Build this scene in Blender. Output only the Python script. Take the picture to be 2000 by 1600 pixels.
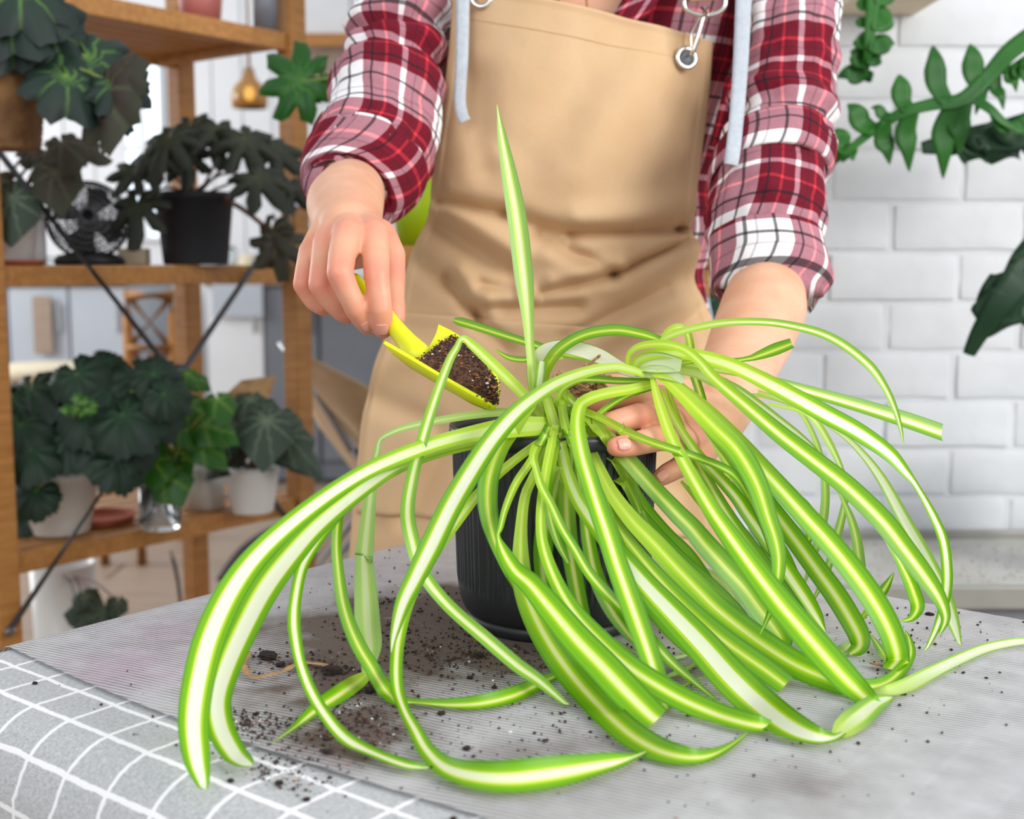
import bpy, bmesh, math, random
from mathutils import Vector, Matrix, noise

# ------------------------------------------------------------------ scene, camera, light
scn = bpy.context.scene
COL = scn.collection
for o in list(bpy.data.objects):
    bpy.data.objects.remove(o, do_unlink=True)

FPX = 2400.0                      # focal length in pixels of the 2000 x 1600 frame
PITCH = math.radians(6.8)
TABLE_Z = 0.75
K = 0.85                          # near distances below are given in units of K metres
CAM = Vector((0.0, 0.0, TABLE_Z + 0.30 * K))
cam_data = bpy.data.cameras.new('camera')
cam = bpy.data.objects.new('camera', cam_data)
COL.objects.link(cam)
cam.location = CAM
cam.rotation_euler = (math.radians(90) - PITCH, 0, 0)
cam_data.sensor_width = 36.0
cam_data.lens = FPX / 2000.0 * 36.0
cam_data.clip_start = 0.02
cam_data.dof.use_dof = True
cam_data.dof.focus_distance = 0.83
cam_data.dof.aperture_fstop = 7.0
scn.camera = cam

world = bpy.data.worlds.new('world')
scn.world = world
world.use_nodes = True
bg = world.node_tree.nodes['Background']
bg.inputs[0].default_value = (0.93, 0.96, 1.0, 1)
bg.inputs[1].default_value = 0.88

def area_light(name, loc, target, sx, sy, power, color):
    d = bpy.data.lights.new(name, 'AREA')
    d.shape = 'RECTANGLE'; d.size = sx; d.size_y = sy; d.energy = power; d.color = color
    o = bpy.data.objects.new(name, d); COL.objects.link(o)
    o.location = loc
    o.rotation_euler = (Vector(target) - Vector(loc)).to_track_quat('-Z', 'Y').to_euler()
    return o
area_light('window_daylight_right', (3.0, -1.2, 2.3), (0.0, 0.95, 0.9), 2.2, 1.8, 145, (1.0, 0.98, 0.95))
area_light('fill_light_behind', (-1.6, -2.2, 2.4), (0.0, 1.0, 0.9), 2.0, 1.6, 34, (0.95, 0.98, 1.0))  # unseen fill light added behind the camera, standing in for a window
area_light('fill_light_kitchen', (-3.9, 4.2, 1.9), (-0.8, 4.4, 1.0), 1.6, 1.6, 75, (0.96, 0.98, 1.0))  # fill light added to brighten the kitchen; no window stands here

vs = scn.view_settings
vs.view_transform = 'Standard'; vs.look = 'None'; vs.gamma = 1.0; vs.use_curve_mapping = False
vs.exposure = 0.0

# ------------------------------------------------------------------ geometry helpers
FWD = Vector((0, math.cos(PITCH), -math.sin(PITCH)))
UPV = Vector((0, math.sin(PITCH), math.cos(PITCH)))
def ray(px, py):
    return FWD + Vector((1, 0, 0)) * ((px - 1000) / FPX) + UPV * ((800 - py) / FPX)
def W(px, py, y):                 # point seen at a pixel, at distance y (metres) in front
    d = ray(px, py); return CAM + d * (y / d.y)
def P(px, py, y): return W(px, py, y * K)
def T(px, py, z=TABLE_Z):         # point of a horizontal plane seen at a pixel
    d = ray(px, py); return CAM + d * ((z - CAM.z) / d.z)
def PXM(p): return (p - CAM).dot(FWD) / FPX    # metres per pixel at a point
def lin(r, g, b):
    f = lambda c: ((c / 255 + 0.055) / 1.055) ** 2.4 if c > 10 else c / 255 / 12.92
    return (f(r), f(g), f(b), 1)
def lerp(a, b, t): return a + (b - a) * t
def crom(p0, p1, p2, p3, t):
    t2 = t * t; t3 = t2 * t
    return 0.5 * ((2 * p1) + (p2 - p0) * t + (2 * p0 - 5 * p1 + 4 * p2 - p3) * t2 + (3 * p1 - p0 - 3 * p2 + p3) * t3)
def spline(vals, n):              # Catmull-Rom through vals, n samples a span
    out = []
    m = len(vals)
    for i in range(m - 1):
        a = vals[max(i - 1, 0)]; b = vals[i]; c = vals[i + 1]; d = vals[min(i + 2, m - 1)]
        for k in range(n):
            out.append(crom(a, b, c, d, k / n))
    out.append(vals[-1])
    return out

def mesh_obj(name, verts, faces, material, parent=None, uvs=None, smooth=True):
    me = bpy.data.meshes.new(name)
    me.from_pydata([tuple(v) for v in verts], [], faces)
    if uvs is not None:
        uvl = me.uv_layers.new(name='UVMap')
        for lp in me.loops:
            uvl.data[lp.index].uv = uvs[lp.vertex_index]
    if smooth:
        me.polygons.foreach_set('use_smooth', [True] * len(me.polygons))
    me.materials.append(material)
    me.update()
    o = bpy.data.objects.new(name, me)
    COL.objects.link(o)
    if parent is not None: attach(o, parent)
    return o
def attach(o, parent):
    o.parent = parent
    o.matrix_parent_inverse = Matrix.Translation(parent.location).inverted() if parent.type == 'EMPTY' else Matrix.Identity(4)
def thing(name, loc, label, category, group=None):
    o = bpy.data.objects.new(name, None); COL.objects.link(o)
    o.location = loc; o.empty_display_size = 0.05
    tag(o, label, category, group)
    return o
def tag(o, label=None, category=None, group=None, kind=None):
    if label: o['label'] = label
    if category: o['category'] = category
    if group: o['group'] = group
    if kind: o['kind'] = kind
    return o
def bm_obj(name, bm, material, parent=None, smooth=False):
    me = bpy.data.meshes.new(name); bm.to_mesh(me); bm.free()
    if smooth: me.polygons.foreach_set('use_smooth', [True] * len(me.polygons))
    me.materials.append(material)
    o = bpy.data.objects.new(name, me); COL.objects.link(o)
    if parent is not None: attach(o, parent)
    return o
def box_bm(bm, center, ax, ay, az, bevel=0.0):
    """box with half-axis vectors ax, ay, az"""
    c = Vector(center); ax = Vector(ax); ay = Vector(ay); az = Vector(az)
    vs_ = [bm.verts.new(c + ax * i + ay * j + az * k) for k in (-1, 1) for j in (-1, 1) for i in (-1, 1)]
    fs = []
    for idx in ((0, 2, 3, 1), (4, 5, 7, 6), (0, 1, 5, 4), (2, 6, 7, 3), (0, 4, 6, 2), (1, 3, 7, 5)):
        fs.append(bm.faces.new([vs_[i] for i in idx]))
    if bevel > 0:
        es = list({e for f in fs for e in f.edges})
        bmesh.ops.bevel(bm, geom=es, offset=bevel, segments=2, profile=0.6, affect='EDGES', clamp_overlap=True)
def box(name, center, ax, ay, az, material, parent=None, bevel=0.0):
    bm = bmesh.new(); box_bm(bm, center, ax, ay, az, bevel)
    bmesh.ops.recalc_face_normals(bm, faces=bm.faces)
    return bm_obj(name, bm, material, parent)
def boxw(name, x0, x1, y0, y1, z0, z1, material, parent=None, bevel=0.0):
    return box(name, ((x0 + x1) / 2, (y0 + y1) / 2, (z0 + z1) / 2), ((x1 - x0) / 2, 0, 0), (0, (y1 - y0) / 2, 0), (0, 0, (z1 - z0) / 2), material, parent, bevel)
def frame_of(t):
    t = t.normalized()
    a = Vector((0, 0, 1)) if abs(t.z) < 0.9 else Vector((1, 0, 0))
    u = t.cross(a).normalized(); v = u.cross(t).normalized()
    return u, v
def tube(name, pts, rad, material, parent=None, seg=10, sub=4, caps=True):
    """round tube along a smooth path; rad number or list"""
    pts = [Vector(p) for p in pts]
    rads = rad if isinstance(rad, (list, tuple)) else [rad] * len(pts)
    if sub > 1 and len(pts) > 2:
        pp = spline(pts, sub); rr = spline(list(rads), sub)
    else: pp, rr = pts, list(rads)
    vs_, fs = [], []
    u = None
    for i, p in enumerate(pp):
        t = (pp[min(i + 1, len(pp) - 1)] - pp[max(i - 1, 0)]).normalized()
        if u is None: u, v = frame_of(t)
        else:
            u = (u - t * u.dot(t)).normalized(); v = t.cross(u)
        for k in range(seg):
            a = 2 * math.pi * k / seg
            vs_.append(p + (u * math.cos(a) + v * math.sin(a)) * rr[i])
    for i in range(len(pp) - 1):
        for k in range(seg):
            k2 = (k + 1) % seg
            fs.append((i * seg + k, i * seg + k2, (i + 1) * seg + k2, (i + 1) * seg + k))
    if caps:
        fs.append(tuple(range(seg - 1, -1, -1))); fs.append(tuple(range((len(pp) - 1) * seg, len(pp) * seg)))
    return mesh_obj(name, vs_, fs, material, parent)
def lathe(name, center, prof, material, parent=None, seg=48, ripple=None, uvscale=1.0):
    """surface of revolution; prof list of (radius, z); ripple(angle, i) adds to the radius"""
    c = Vector(center); vs_, fs, uv = [], [], []
    for i, (r, z) in enumerate(prof):
        for k in range(seg):
            a = 2 * math.pi * k / seg
            rr = r + (ripple(a, i) if ripple else 0)
            vs_.append(c + Vector((rr * math.cos(a), rr * math.sin(a), z))); uv.append((k / seg, z * uvscale))
    for i in range(len(prof) - 1):
        for k in range(seg):
            k2 = (k + 1) % seg
            fs.append((i * seg + k, i * seg + k2, (i + 1) * seg + k2, (i + 1) * seg + k))
    if prof[0][0] > 1e-5: fs.append(tuple(range(seg - 1, -1, -1)))
    if prof[-1][0] > 1e-5: fs.append(tuple(range((len(prof) - 1) * seg, len(prof) * seg)))
    return mesh_obj(name, vs_, fs, material, parent, uvs=uv)
def loft(stations, seg=32, sub=6):
    """tube from (left pixel, right pixel, distance, depth ratio) stations -> verts, faces, uv in metres, rows"""
    L = [P(s[0][0], s[0][1], s[2]) for s in stations]
    R = [P(s[1][0], s[1][1], s[2]) for s in stations]
    q = [float(s[3]) for s in stations]
    L, R, q = spline(L, sub), spline(R, sub), spline(q, sub)
    n = len(L); cs = [(L[i] + R[i]) / 2 for i in range(n)]
    vs_, uv = [], []; run = 0
    for i in range(n):
        a = (R[i] - L[i]) / 2
        t = (cs[min(i + 1, n - 1)] - cs[max(i - 1, 0)]).normalized()
        b = a.cross(t).normalized() * a.length * q[i]
        if b.y > 0: b = -b
        if i: run += (cs[i] - cs[i - 1]).length
        ar = a.length * (1 + q[i]) / 2
        for k in range(seg):
            th = 2 * math.pi * k / seg
            vs_.append(cs[i] + a * math.cos(th) + b * math.sin(th))
            uv.append((th * ar, run))
    fs = []
    for i in range(n - 1):
        for k in range(seg):
            k2 = (k + 1) % seg
            fs.append((i * seg + k, i * seg + k2, (i + 1) * seg + k2, (i + 1) * seg + k))
    return vs_, fs, uv, n

# ------------------------------------------------------------------ materials
def new_mat(name):
    m = bpy.data.materials.new(name); m.use_nodes = True
    nt = m.node_tree; nd = nt.nodes; b = nd['Principled BSDF']
    return m, nt, nd, b
def node(nt, kind, **kw):
    n = nt.nodes.new(kind)
    for k, v in kw.items():
        if k.startswith('i_'):
            key = k[2:]
            n.inputs[int(key) if key.isdigit() else key].default_value = v
        else: setattr(n, k, v)
    return n
def link(nt, a, b): nt.links.new(a, b)
def ramp(nt, stops, interp='LINEAR'):
    r = nt.nodes.new('ShaderNodeValToRGB'); r.color_ramp.interpolation = interp
    e = r.color_ramp.elements
    while len(e) > 1: e.remove(e[-1])
    e[0].position, e[0].color = stops[0]
    for p, c in stops[1:]:
        x = e.new(p); x.color = c
    return r
def math_n(nt, op, a, b=None, c=None):
    n = nt.nodes.new('ShaderNodeMath'); n.operation = op
    for i, v in enumerate((a, b, c)):
        if v is None: continue
        if isinstance(v, (int, float)): n.inputs[i].default_value = v
        else: nt.links.new(v, n.inputs[i])
    return n.outputs[0]
def mix_c(nt, fac, a, b, mode='MIX'):
    n = nt.nodes.new('ShaderNodeMix'); n.data_type = 'RGBA'; n.blend_type = mode
    for sock, v in ((n.inputs[0], fac), (n.inputs[6], a), (n.inputs[7], b)):
        if isinstance(v, (int, float)): sock.default_value = v
        elif isinstance(v, tuple): sock.default_value = v
        else: nt.links.new(v, sock)
    return n.outputs[2]
def simple(name, c1, c2=None, rough=0.5, scale=20.0, bump=0.0, bscale=None, stretch=None, metal=0.0, spec=0.5, alpha=1.0, trans=0.0, coat=0.0, sss=0.0):
    m, nt, nd, b = new_mat(name)
    tc = node(nt, 'ShaderNodeTexCoord')
    vec = tc.outputs['Object']
    if stretch:
        mp = node(nt, 'ShaderNodeMapping'); mp.inputs['Scale'].default_value = stretch
        link(nt, vec, mp.inputs[0]); vec = mp.outputs[0]
    nz = node(nt, 'ShaderNodeTexNoise', i_Scale=scale, i_Detail=4.0); link(nt, vec, nz.inputs['Vector'])
    r = ramp(nt, [(0.3, c1), (0.7, c2 or c1)]); link(nt, nz.outputs[0], r.inputs[0])
    link(nt, r.outputs[0], b.inputs['Base Color'])
    b.inputs['Roughness'].default_value = rough; b.inputs['Metallic'].default_value = metal
    b.inputs['Specular IOR Level'].default_value = spec; b.inputs['Alpha'].default_value = alpha
    b.inputs['Transmission Weight'].default_value = trans; b.inputs['Coat Weight'].default_value = coat
    if sss: b.inputs['Subsurface Weight'].default_value = sss; b.inputs['Subsurface Scale'].default_value = 0.01
    if bump:
        n2 = node(nt, 'ShaderNodeTexNoise', i_Scale=bscale or scale * 4, i_Detail=3.0); link(nt, vec, n2.inputs['Vector'])
        bp = node(nt, 'ShaderNodeBump', i_Strength=bump, i_Distance=0.002); link(nt, n2.outputs[0], bp.inputs['Height'])
        link(nt, bp.outputs[0], b.inputs['Normal'])
    return m
M = {}
M['brick'] = simple('painted_brick', lin(214, 217, 220), lin(203, 207, 211), 0.65, 9, 0.9, 28)
M['mortar'] = simple('painted_mortar', lin(211, 214, 217), lin(202, 206, 209), 0.7, 14, 0.3, 80)
M['plaster'] = simple('white_wall_paint', lin(232, 234, 236), lin(226, 228, 231), 0.7, 4)
M['floor'] = simple('pale_floor_board', lin(168, 146, 126), lin(148, 126, 108), 0.45, 6, 0.1, 60, (1, 12, 1))
M['wood'] = simple('oiled_pine', lin(188, 132, 68), lin(160, 106, 48), 0.5, 5, 0.15, 40, (3, 3, 22))
M['woodh'] = simple('oiled_pine_board', lin(190, 134, 70), lin(162, 108, 50), 0.5, 5, 0.15, 40, (3, 22, 22))
M['paint_white'] = simple('white_lacquer', lin(228, 230, 232), lin(222, 224, 227), 0.35, 5)
M['paint_grey'] = simple('grey_lacquer', lin(120, 124, 132), lin(110, 114, 122), 0.4, 5)
M['paint_blue'] = simple('pale_blue_grey_lacquer', lin(186, 192, 200), lin(178, 185, 194), 0.4, 5)
M['steel'] = simple('brushed_steel', lin(200, 202, 206), lin(180, 182, 188), 0.25, 30, metal=1.0)
M['nickel'] = simple('polished_nickel', lin(225, 222, 215), lin(205, 200, 190), 0.18, 30, metal=1.0)
M['dark_metal'] = simple('dark_grey_metal', lin(96, 98, 102), lin(80, 82, 86), 0.4, 30, metal=0.6)
M['black'] = simple('black_plastic', lin(26, 27, 30), lin(20, 21, 24), 0.45, 20)
M['darkpot'] = simple('charcoal_pot_plastic', lin(40, 43, 50), lin(34, 37, 44), 0.7, 10)
M['pot'] = simple('black_ribbed_plastic', lin(42, 44, 47), lin(33, 35, 38), 0.42, 25, 0.08, 300)
M['whitepot'] = simple('white_glazed_pot', lin(226, 226, 222), lin(214, 214, 210), 0.3, 8)
M['soil'] = simple('dark_potting_soil', lin(74, 54, 46), lin(44, 32, 27), 0.95, 180, 0.8, 500)
M['soilred'] = simple('moist_brown_soil', lin(104, 66, 44), lin(52, 34, 26), 0.95, 220, 0.8, 500)
M['fibre'] = simple('coir_fibre', lin(178, 112, 66), lin(120, 74, 44), 0.95, 100)
M['perlite'] = simple('white_perlite', lin(240, 240, 238), lin(226, 226, 224), 0.8, 60)
M['lime'] = simple('lime_plastic', lin(222, 226, 20), lin(214, 220, 16), 0.35, 10, sss=0.15)
M['cotton'] = simple('grey_cotton_tape', lin(190, 197, 205), lin(176, 184, 193), 0.9, 200, 0.5, 900)
M['canvas'] = simple('tan_canvas', lin(212, 186, 152), lin(200, 172, 136), 0.85, 30, 0.3, 700)
M['strap'] = simple('tan_strap', lin(196, 158, 112), lin(184, 146, 100), 0.85, 60, 0.4, 800)
M['denim'] = simple('pale_denim', lin(150, 164, 182), lin(128, 142, 162), 0.9, 200, 0.4, 800)
M['basket'] = simple('brown_wicker', lin(140, 100, 58), lin(84, 56, 30), 0.8, 30, 0.6, 90)
M['terracotta'] = simple('terracotta', lin(176, 92, 62), lin(160, 80, 52), 0.8, 20)
M['pinkpot'] = simple('dusty_pink_glaze', lin(190, 112, 104), lin(172, 98, 92), 0.5, 20)
M['gold'] = simple('amber_glass', lin(214, 170, 96), lin(196, 150, 80), 0.12, 10, trans=0.55)
M['glass'] = simple('clear_glass', lin(240, 246, 246), lin(236, 242, 242), 0.05, 5, trans=0.95)
M['cream'] = simple('cream_card', lin(226, 214, 188), lin(212, 198, 170), 0.8, 12)
M['towel'] = simple('taupe_towel', lin(168, 150, 134), lin(148, 130, 116), 0.95, 60, 0.3, 300)
M['limepot'] = simple('lime_green_pot', lin(160, 190, 10), lin(146, 178, 8), 0.35, 8)
M['stem'] = simple('pale_green_stem', lin(150, 170, 80), lin(120, 140, 60), 0.5, 20)
M['stemred'] = simple('reddish_stem', lin(120, 74, 60), lin(96, 60, 48), 0.5, 20)
M['dry'] = simple('dry_leaf', lin(186, 150, 104), lin(150, 112, 72), 0.8, 60)
M['nail'] = simple('fingernail', lin(220, 156, 136), lin(214, 148, 128), 0.35, 30)
M['gold_metal'] = simple('rose_gold', lin(220, 160, 120), lin(200, 140, 100), 0.2, 30, metal=1.0)
M['tray'] = simple('pale_cloudy_plastic', lin(196, 197, 192), lin(176, 175, 168), 0.3, 14)
M['trayrim'] = simple('tray_rim_plastic', lin(150, 150, 144), lin(136, 136, 130), 0.3, 14)
M['counter'] = simple('walnut_worktop', lin(150, 118, 96), lin(124, 96, 78), 0.4, 6, stretch=(2, 12, 12))
M['rubber'] = simple('dark_rubber', lin(60, 60, 62), lin(46, 46, 48), 0.7, 20)

def spider_leaf_material():
    m, nt, nd, b = new_mat('variegated_spider_leaf')
    uv = node(nt, 'ShaderNodeUVMap'); sep = node(nt, 'ShaderNodeSeparateXYZ'); link(nt, uv.outputs[0], sep.inputs[0])
    info = node(nt, 'ShaderNodeObjectInfo')
    mp = node(nt, 'ShaderNodeMapping'); mp.inputs['Scale'].default_value = (16, 1.2, 1); link(nt, uv.outputs[0], mp.inputs[0])
    off = node(nt, 'ShaderNodeCombineXYZ'); link(nt, math_n(nt, 'MULTIPLY', info.outputs['Random'], 37.0), off.inputs[2])
    add = node(nt, 'ShaderNodeVectorMath', operation='ADD'); link(nt, mp.outputs[0], add.inputs[0]); link(nt, off.outputs[0], add.inputs[1])
    nz = node(nt, 'ShaderNodeTexNoise', i_Scale=1.0, i_Detail=2.0); link(nt, add.outputs[0], nz.inputs['Vector'])
    a = math_n(nt, 'ABSOLUTE', math_n(nt, 'SUBTRACT', sep.outputs[0], 0.5))
    a = math_n(nt, 'MULTIPLY', a, 2.0)
    wob = math_n(nt, 'MULTIPLY', math_n(nt, 'SUBTRACT', nz.outputs[0], 0.5), 0.30)
    a = math_n(nt, 'ADD', a, wob)
    oc = node(nt, 'ShaderNodeSeparateColor'); link(nt, info.outputs['Color'], oc.inputs[0])
    a = math_n(nt, 'ADD', math_n(nt, 'MULTIPLY', math_n(nt, 'DIVIDE', math_n(nt, 'SUBTRACT', a, oc.outputs[0]), math_n(nt, 'SUBTRACT', 1.02, oc.outputs[0])), 0.75), 0.25)
    r = ramp(nt, [(0.0, lin(238, 245, 196)), (0.15, lin(232, 242, 160)), (0.24, lin(212, 230, 80)), (0.31, lin(172, 212, 24)), (0.45, lin(130, 188, 4)), (0.62, lin(108, 170, 2)), (0.76, lin(118, 178, 4)), (0.84, lin(92, 154, 4)), (1.0, lin(80, 142, 8))])
    link(nt, a, r.inputs[0])
    whiter = math_n(nt, 'MULTIPLY', math_n(nt, 'LESS_THAN', a, 0.17), math_n(nt, 'MINIMUM', math_n(nt, 'MAXIMUM', math_n(nt, 'MULTIPLY', math_n(nt, 'SUBTRACT', oc.outputs[0], 0.2), 4.0), 0.0), 0.9))
    base = ramp(nt, [(0.0, (1, 1, 1, 1)), (0.16, (0.8, 0.8, 0.8, 1)), (0.42, (0, 0, 0, 1))])
    link(nt, sep.outputs[1], base.inputs[0])
    rc = mix_c(nt, whiter, r.outputs[0], lin(242, 247, 222))
    col = mix_c(nt, math_n(nt, 'MULTIPLY', base.outputs[0], 0.85), rc, lin(188, 216, 56))
    col = mix_c(nt, oc.outputs[2], col, lin(176, 204, 128))
    hsv = node(nt, 'ShaderNodeHueSaturation'); link(nt, col, hsv.inputs['Color'])
    link(nt, math_n(nt, 'ADD', math_n(nt, 'MULTIPLY', info.outputs['Random'], 0.25), 0.88), hsv.inputs['Value'])
    link(nt, hsv.outputs[0], b.inputs['Base Color'])
    b.inputs['Roughness'].default_value = 0.38
    tr = node(nt, 'ShaderNodeBsdfTranslucent'); link(nt, hsv.outputs[0], tr.inputs[0])
    mx = node(nt, 'ShaderNodeMixShader', i_0=0.32)
    link(nt, b.outputs[0], mx.inputs[1]); link(nt, tr.outputs[0], mx.inputs[2])
    mp2 = node(nt, 'ShaderNodeMapping'); mp2.inputs['Scale'].default_value = (60, 1, 1); link(nt, uv.outputs[0], mp2.inputs[0])
    nz2 = node(nt, 'ShaderNodeTexNoise', i_Scale=1.0); link(nt, mp2.outputs[0], nz2.inputs['Vector'])
    bp = node(nt, 'ShaderNodeBump', i_Strength=0.12, i_Distance=0.001); link(nt, nz2.outputs[0], bp.inputs['Height']); link(nt, bp.outputs[0], b.inputs['Normal'])
    link(nt, mx.outputs[0], nd['Material Output'].inputs[0])
    return m
M['spider'] = spider_leaf_material()

def veined_leaf(name, c_edge, c_mid, c_vein, nveins=7, vw=0.06, rough=0.4, transl=0.12):
    """UV = (angle fraction, radius fraction): radial veins that thin outwards"""
    m, nt, nd, b = new_mat(name)
    uv = node(nt, 'ShaderNodeUVMap'); sep = node(nt, 'ShaderNodeSeparateXYZ'); link(nt, uv.outputs[0], sep.inputs[0])
    ph = math_n(nt, 'FRACT', math_n(nt, 'ADD', math_n(nt, 'MULTIPLY', sep.outputs[0], float(nveins)), 0.5))
    d = math_n(nt, 'MULTIPLY', math_n(nt, 'ABSOLUTE', math_n(nt, 'SUBTRACT', ph, 0.5)), sep.outputs[1])
    k = math_n(nt, 'LESS_THAN', d, vw)
    soft = ramp(nt, [(0.0, (1, 1, 1, 1)), (vw, (0.6, 0.6, 0.6, 1)), (vw * 2, (0, 0, 0, 1))]); link(nt, d, soft.inputs[0])
    rr = ramp(nt, [(0.1, c_mid), (0.9, c_edge)]); link(nt, sep.outputs[1], rr.inputs[0])
    tc = node(nt, 'ShaderNodeTexCoord'); nz = node(nt, 'ShaderNodeTexNoise', i_Scale=60.0, i_Detail=3.0); link(nt, tc.outputs['Object'], nz.inputs['Vector'])
    c = mix_c(nt, math_n(nt, 'MULTIPLY', nz.outputs[0], 0.35), rr.outputs[0], c_mid)
    fade = math_n(nt, 'SUBTRACT', 1.0, math_n(nt, 'MULTIPLY', sep.outputs[1], 0.75))
    c = mix_c(nt, math_n(nt, 'MULTIPLY', soft.outputs[0], fade), c, c_vein)
    link(nt, c, b.inputs['Base Color']); b.inputs['Roughness'].default_value = rough
    tr = node(nt, 'ShaderNodeBsdfTranslucent'); link(nt, c, tr.inputs[0])
    mx = node(nt, 'ShaderNodeMixShader', i_0=transl); link(nt, b.outputs[0], mx.inputs[1]); link(nt, tr.outputs[0], mx.inputs[2])
    link(nt, mx.outputs[0], nd['Material Output'].inputs[0])
    return m
M['beg_green'] = veined_leaf('begonia_dark_green', lin(22, 38, 36), lin(30, 58, 42), lin(96, 142, 58), 7, 0.03, rough=0.6)
M['beg_star'] = veined_leaf('begonia_star_olive', lin(28, 34, 22), lin(40, 46, 28), lin(62, 70, 44), 7, 0.03, rough=0.6)
M['beg_rex'] = veined_leaf('begonia_rex_plum', lin(52, 58, 36), lin(58, 32, 34), lin(84, 92, 62), 7, 0.05, rough=0.6)
M['round_green'] = veined_leaf('round_leaf_deep_green', lin(14, 42, 26), lin(16, 50, 28), lin(34, 80, 40), 9, 0.03, rough=0.55)
M['vine_green'] = veined_leaf('vine_leaf_bright', lin(44, 98, 22), lin(54, 114, 28), lin(130, 172, 70), 5, 0.05, transl=0.25)
M['silver_leaf'] = veined_leaf('silver_veined_leaf', lin(44, 62, 46), lin(58, 76, 60), lin(120, 138, 114), 9, 0.05, rough=0.55)
M['lobed_green'] = veined_leaf('lobed_bright_green', lin(24, 88, 12), lin(30, 100, 14), lin(70, 134, 36), 7, 0.03, transl=0.25)
M['philo'] = simple('philodendron_green', lin(38, 104, 26), lin(24, 78, 22), 0.5, 8, spec=.3)
M['philod'] = simple('philodendron_dark', lin(24, 62, 34), lin(16, 46, 26), 0.5, 8, spec=.3)

def plaid_material():
    m, nt, nd, b = new_mat('red_white_plaid_flannel')
    uv = node(nt, 'ShaderNodeUVMap'); sep = node(nt, 'ShaderNodeSeparateXYZ'); link(nt, uv.outputs[0], sep.inputs[0])
    white = lin(238, 234, 236); mar = lin(106, 24, 40); red = lin(222, 60, 70); blk = lin(34, 32, 38); mau = lin(196, 168, 178)
    def stripes(sock, period, shift):
        t = math_n(nt, 'FRACT', math_n(nt, 'ADD', math_n(nt, 'DIVIDE', sock, period), shift))
        base = ramp(nt, [(0.0, white), (0.36, mar), (0.50, red), (0.525, mar), (0.66, white), (0.70, mar), (0.80, red), (0.82, mar), (0.97, white)], 'CONSTANT')
        link(nt, t, base.inputs[0])
        z = (0, 0, 0, 1); o = (1, 1, 1, 1); h = (0.45, 0.45, 0.45, 1)
        ln = ramp(nt, [(0.0, z), (0.075, o), (0.10, z), (0.21, h), (0.225, z), (0.285, o), (0.31, z), (0.58, h), (0.59, z), (0.90, o), (0.915, z)], 'CONSTANT')
        link(nt, t, ln.inputs[0])
        return base.outputs[0], ln.outputs[0]
    cu, lu = stripes(sep.outputs[0], 0.125, 0.15)
    cv, lv = stripes(sep.outputs[1], 0.132, 0.30)
    ar = mix_c(nt, 0.5, cu, cv)
    pr_ = mix_c(nt, 1.0, cu, cv, 'MULTIPLY'); gm = node(nt, 'ShaderNodeGamma', i_Gamma=0.5); link(nt, pr_, gm.inputs[0])
    c = mix_c(nt, 0.72, ar, gm.outputs[0])
    # where both yarns are maroon keep it deep
    c = mix_c(nt, math_n(nt, 'MULTIPLY', lu, 0.8), c, blk)
    c = mix_c(nt, math_n(nt, 'MULTIPLY', lv, 0.8), c, blk)
    tc = node(nt, 'ShaderNodeTexCoord')
    nz = node(nt, 'ShaderNodeTexNoise', i_Scale=500.0, i_Detail=2.0); link(nt, tc.outputs['Object'], nz.inputs['Vector'])
    c = mix_c(nt, 0.25, c, nz.outputs[0], 'SOFT_LIGHT')
    link(nt, c, b.inputs['Base Color']); b.inputs['Roughness'].default_value = 0.95
    b.inputs['Specular IOR Level'].default_value = 0.15
    bp = node(nt, 'ShaderNodeBump', i_Strength=0.3, i_Distance=0.001); link(nt, nz.outputs[0], bp.inputs['Height']); link(nt, bp.outputs[0], b.inputs['Normal'])
    return m
M['plaid'] = plaid_material()

def apron_material():
    m, nt, nd, b = new_mat('tan_apron_cotton')
    tc = node(nt, 'ShaderNodeTexCoord')
    n1 = node(nt, 'ShaderNodeTexNoise', i_Scale=11.0, i_Detail=5.0); link(nt, tc.outputs['Object'], n1.inputs['Vector'])
    r = ramp(nt, [(0.3, lin(202, 168, 128)), (0.7, lin(210, 178, 140))]); link(nt, n1.outputs[0], r.inputs[0])
    n2 = node(nt, 'ShaderNodeTexNoise', i_Scale=900.0, i_Detail=2.0); link(nt, tc.outputs['Object'], n2.inputs['Vector'])
    c = mix_c(nt, 0.18, r.outputs[0], n2.outputs[0], 'SOFT_LIGHT')
    link(nt, c, b.inputs['Base Color']); b.inputs['Roughness'].default_value = 0.85; b.inputs['Specular IOR Level'].default_value = 0.2
    n3 = node(nt, 'ShaderNodeTexNoise', i_Scale=26.0, i_Detail=4.0); link(nt, tc.outputs['Object'], n3.inputs['Vector'])
    bp0 = node(nt, 'ShaderNodeBump', i_Strength=0.25, i_Distance=0.004); link(nt, n3.outputs[0], bp0.inputs['Height'])
    bp = node(nt, 'ShaderNodeBump', i_Strength=0.25, i_Distance=0.0006); link(nt, n2.outputs[0], bp.inputs['Height']); link(nt, bp0.outputs[0], bp.inputs['Normal']); link(nt, bp.outputs[0], b.inputs['Normal'])
    return m
M['apron'] = apron_material()

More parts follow.
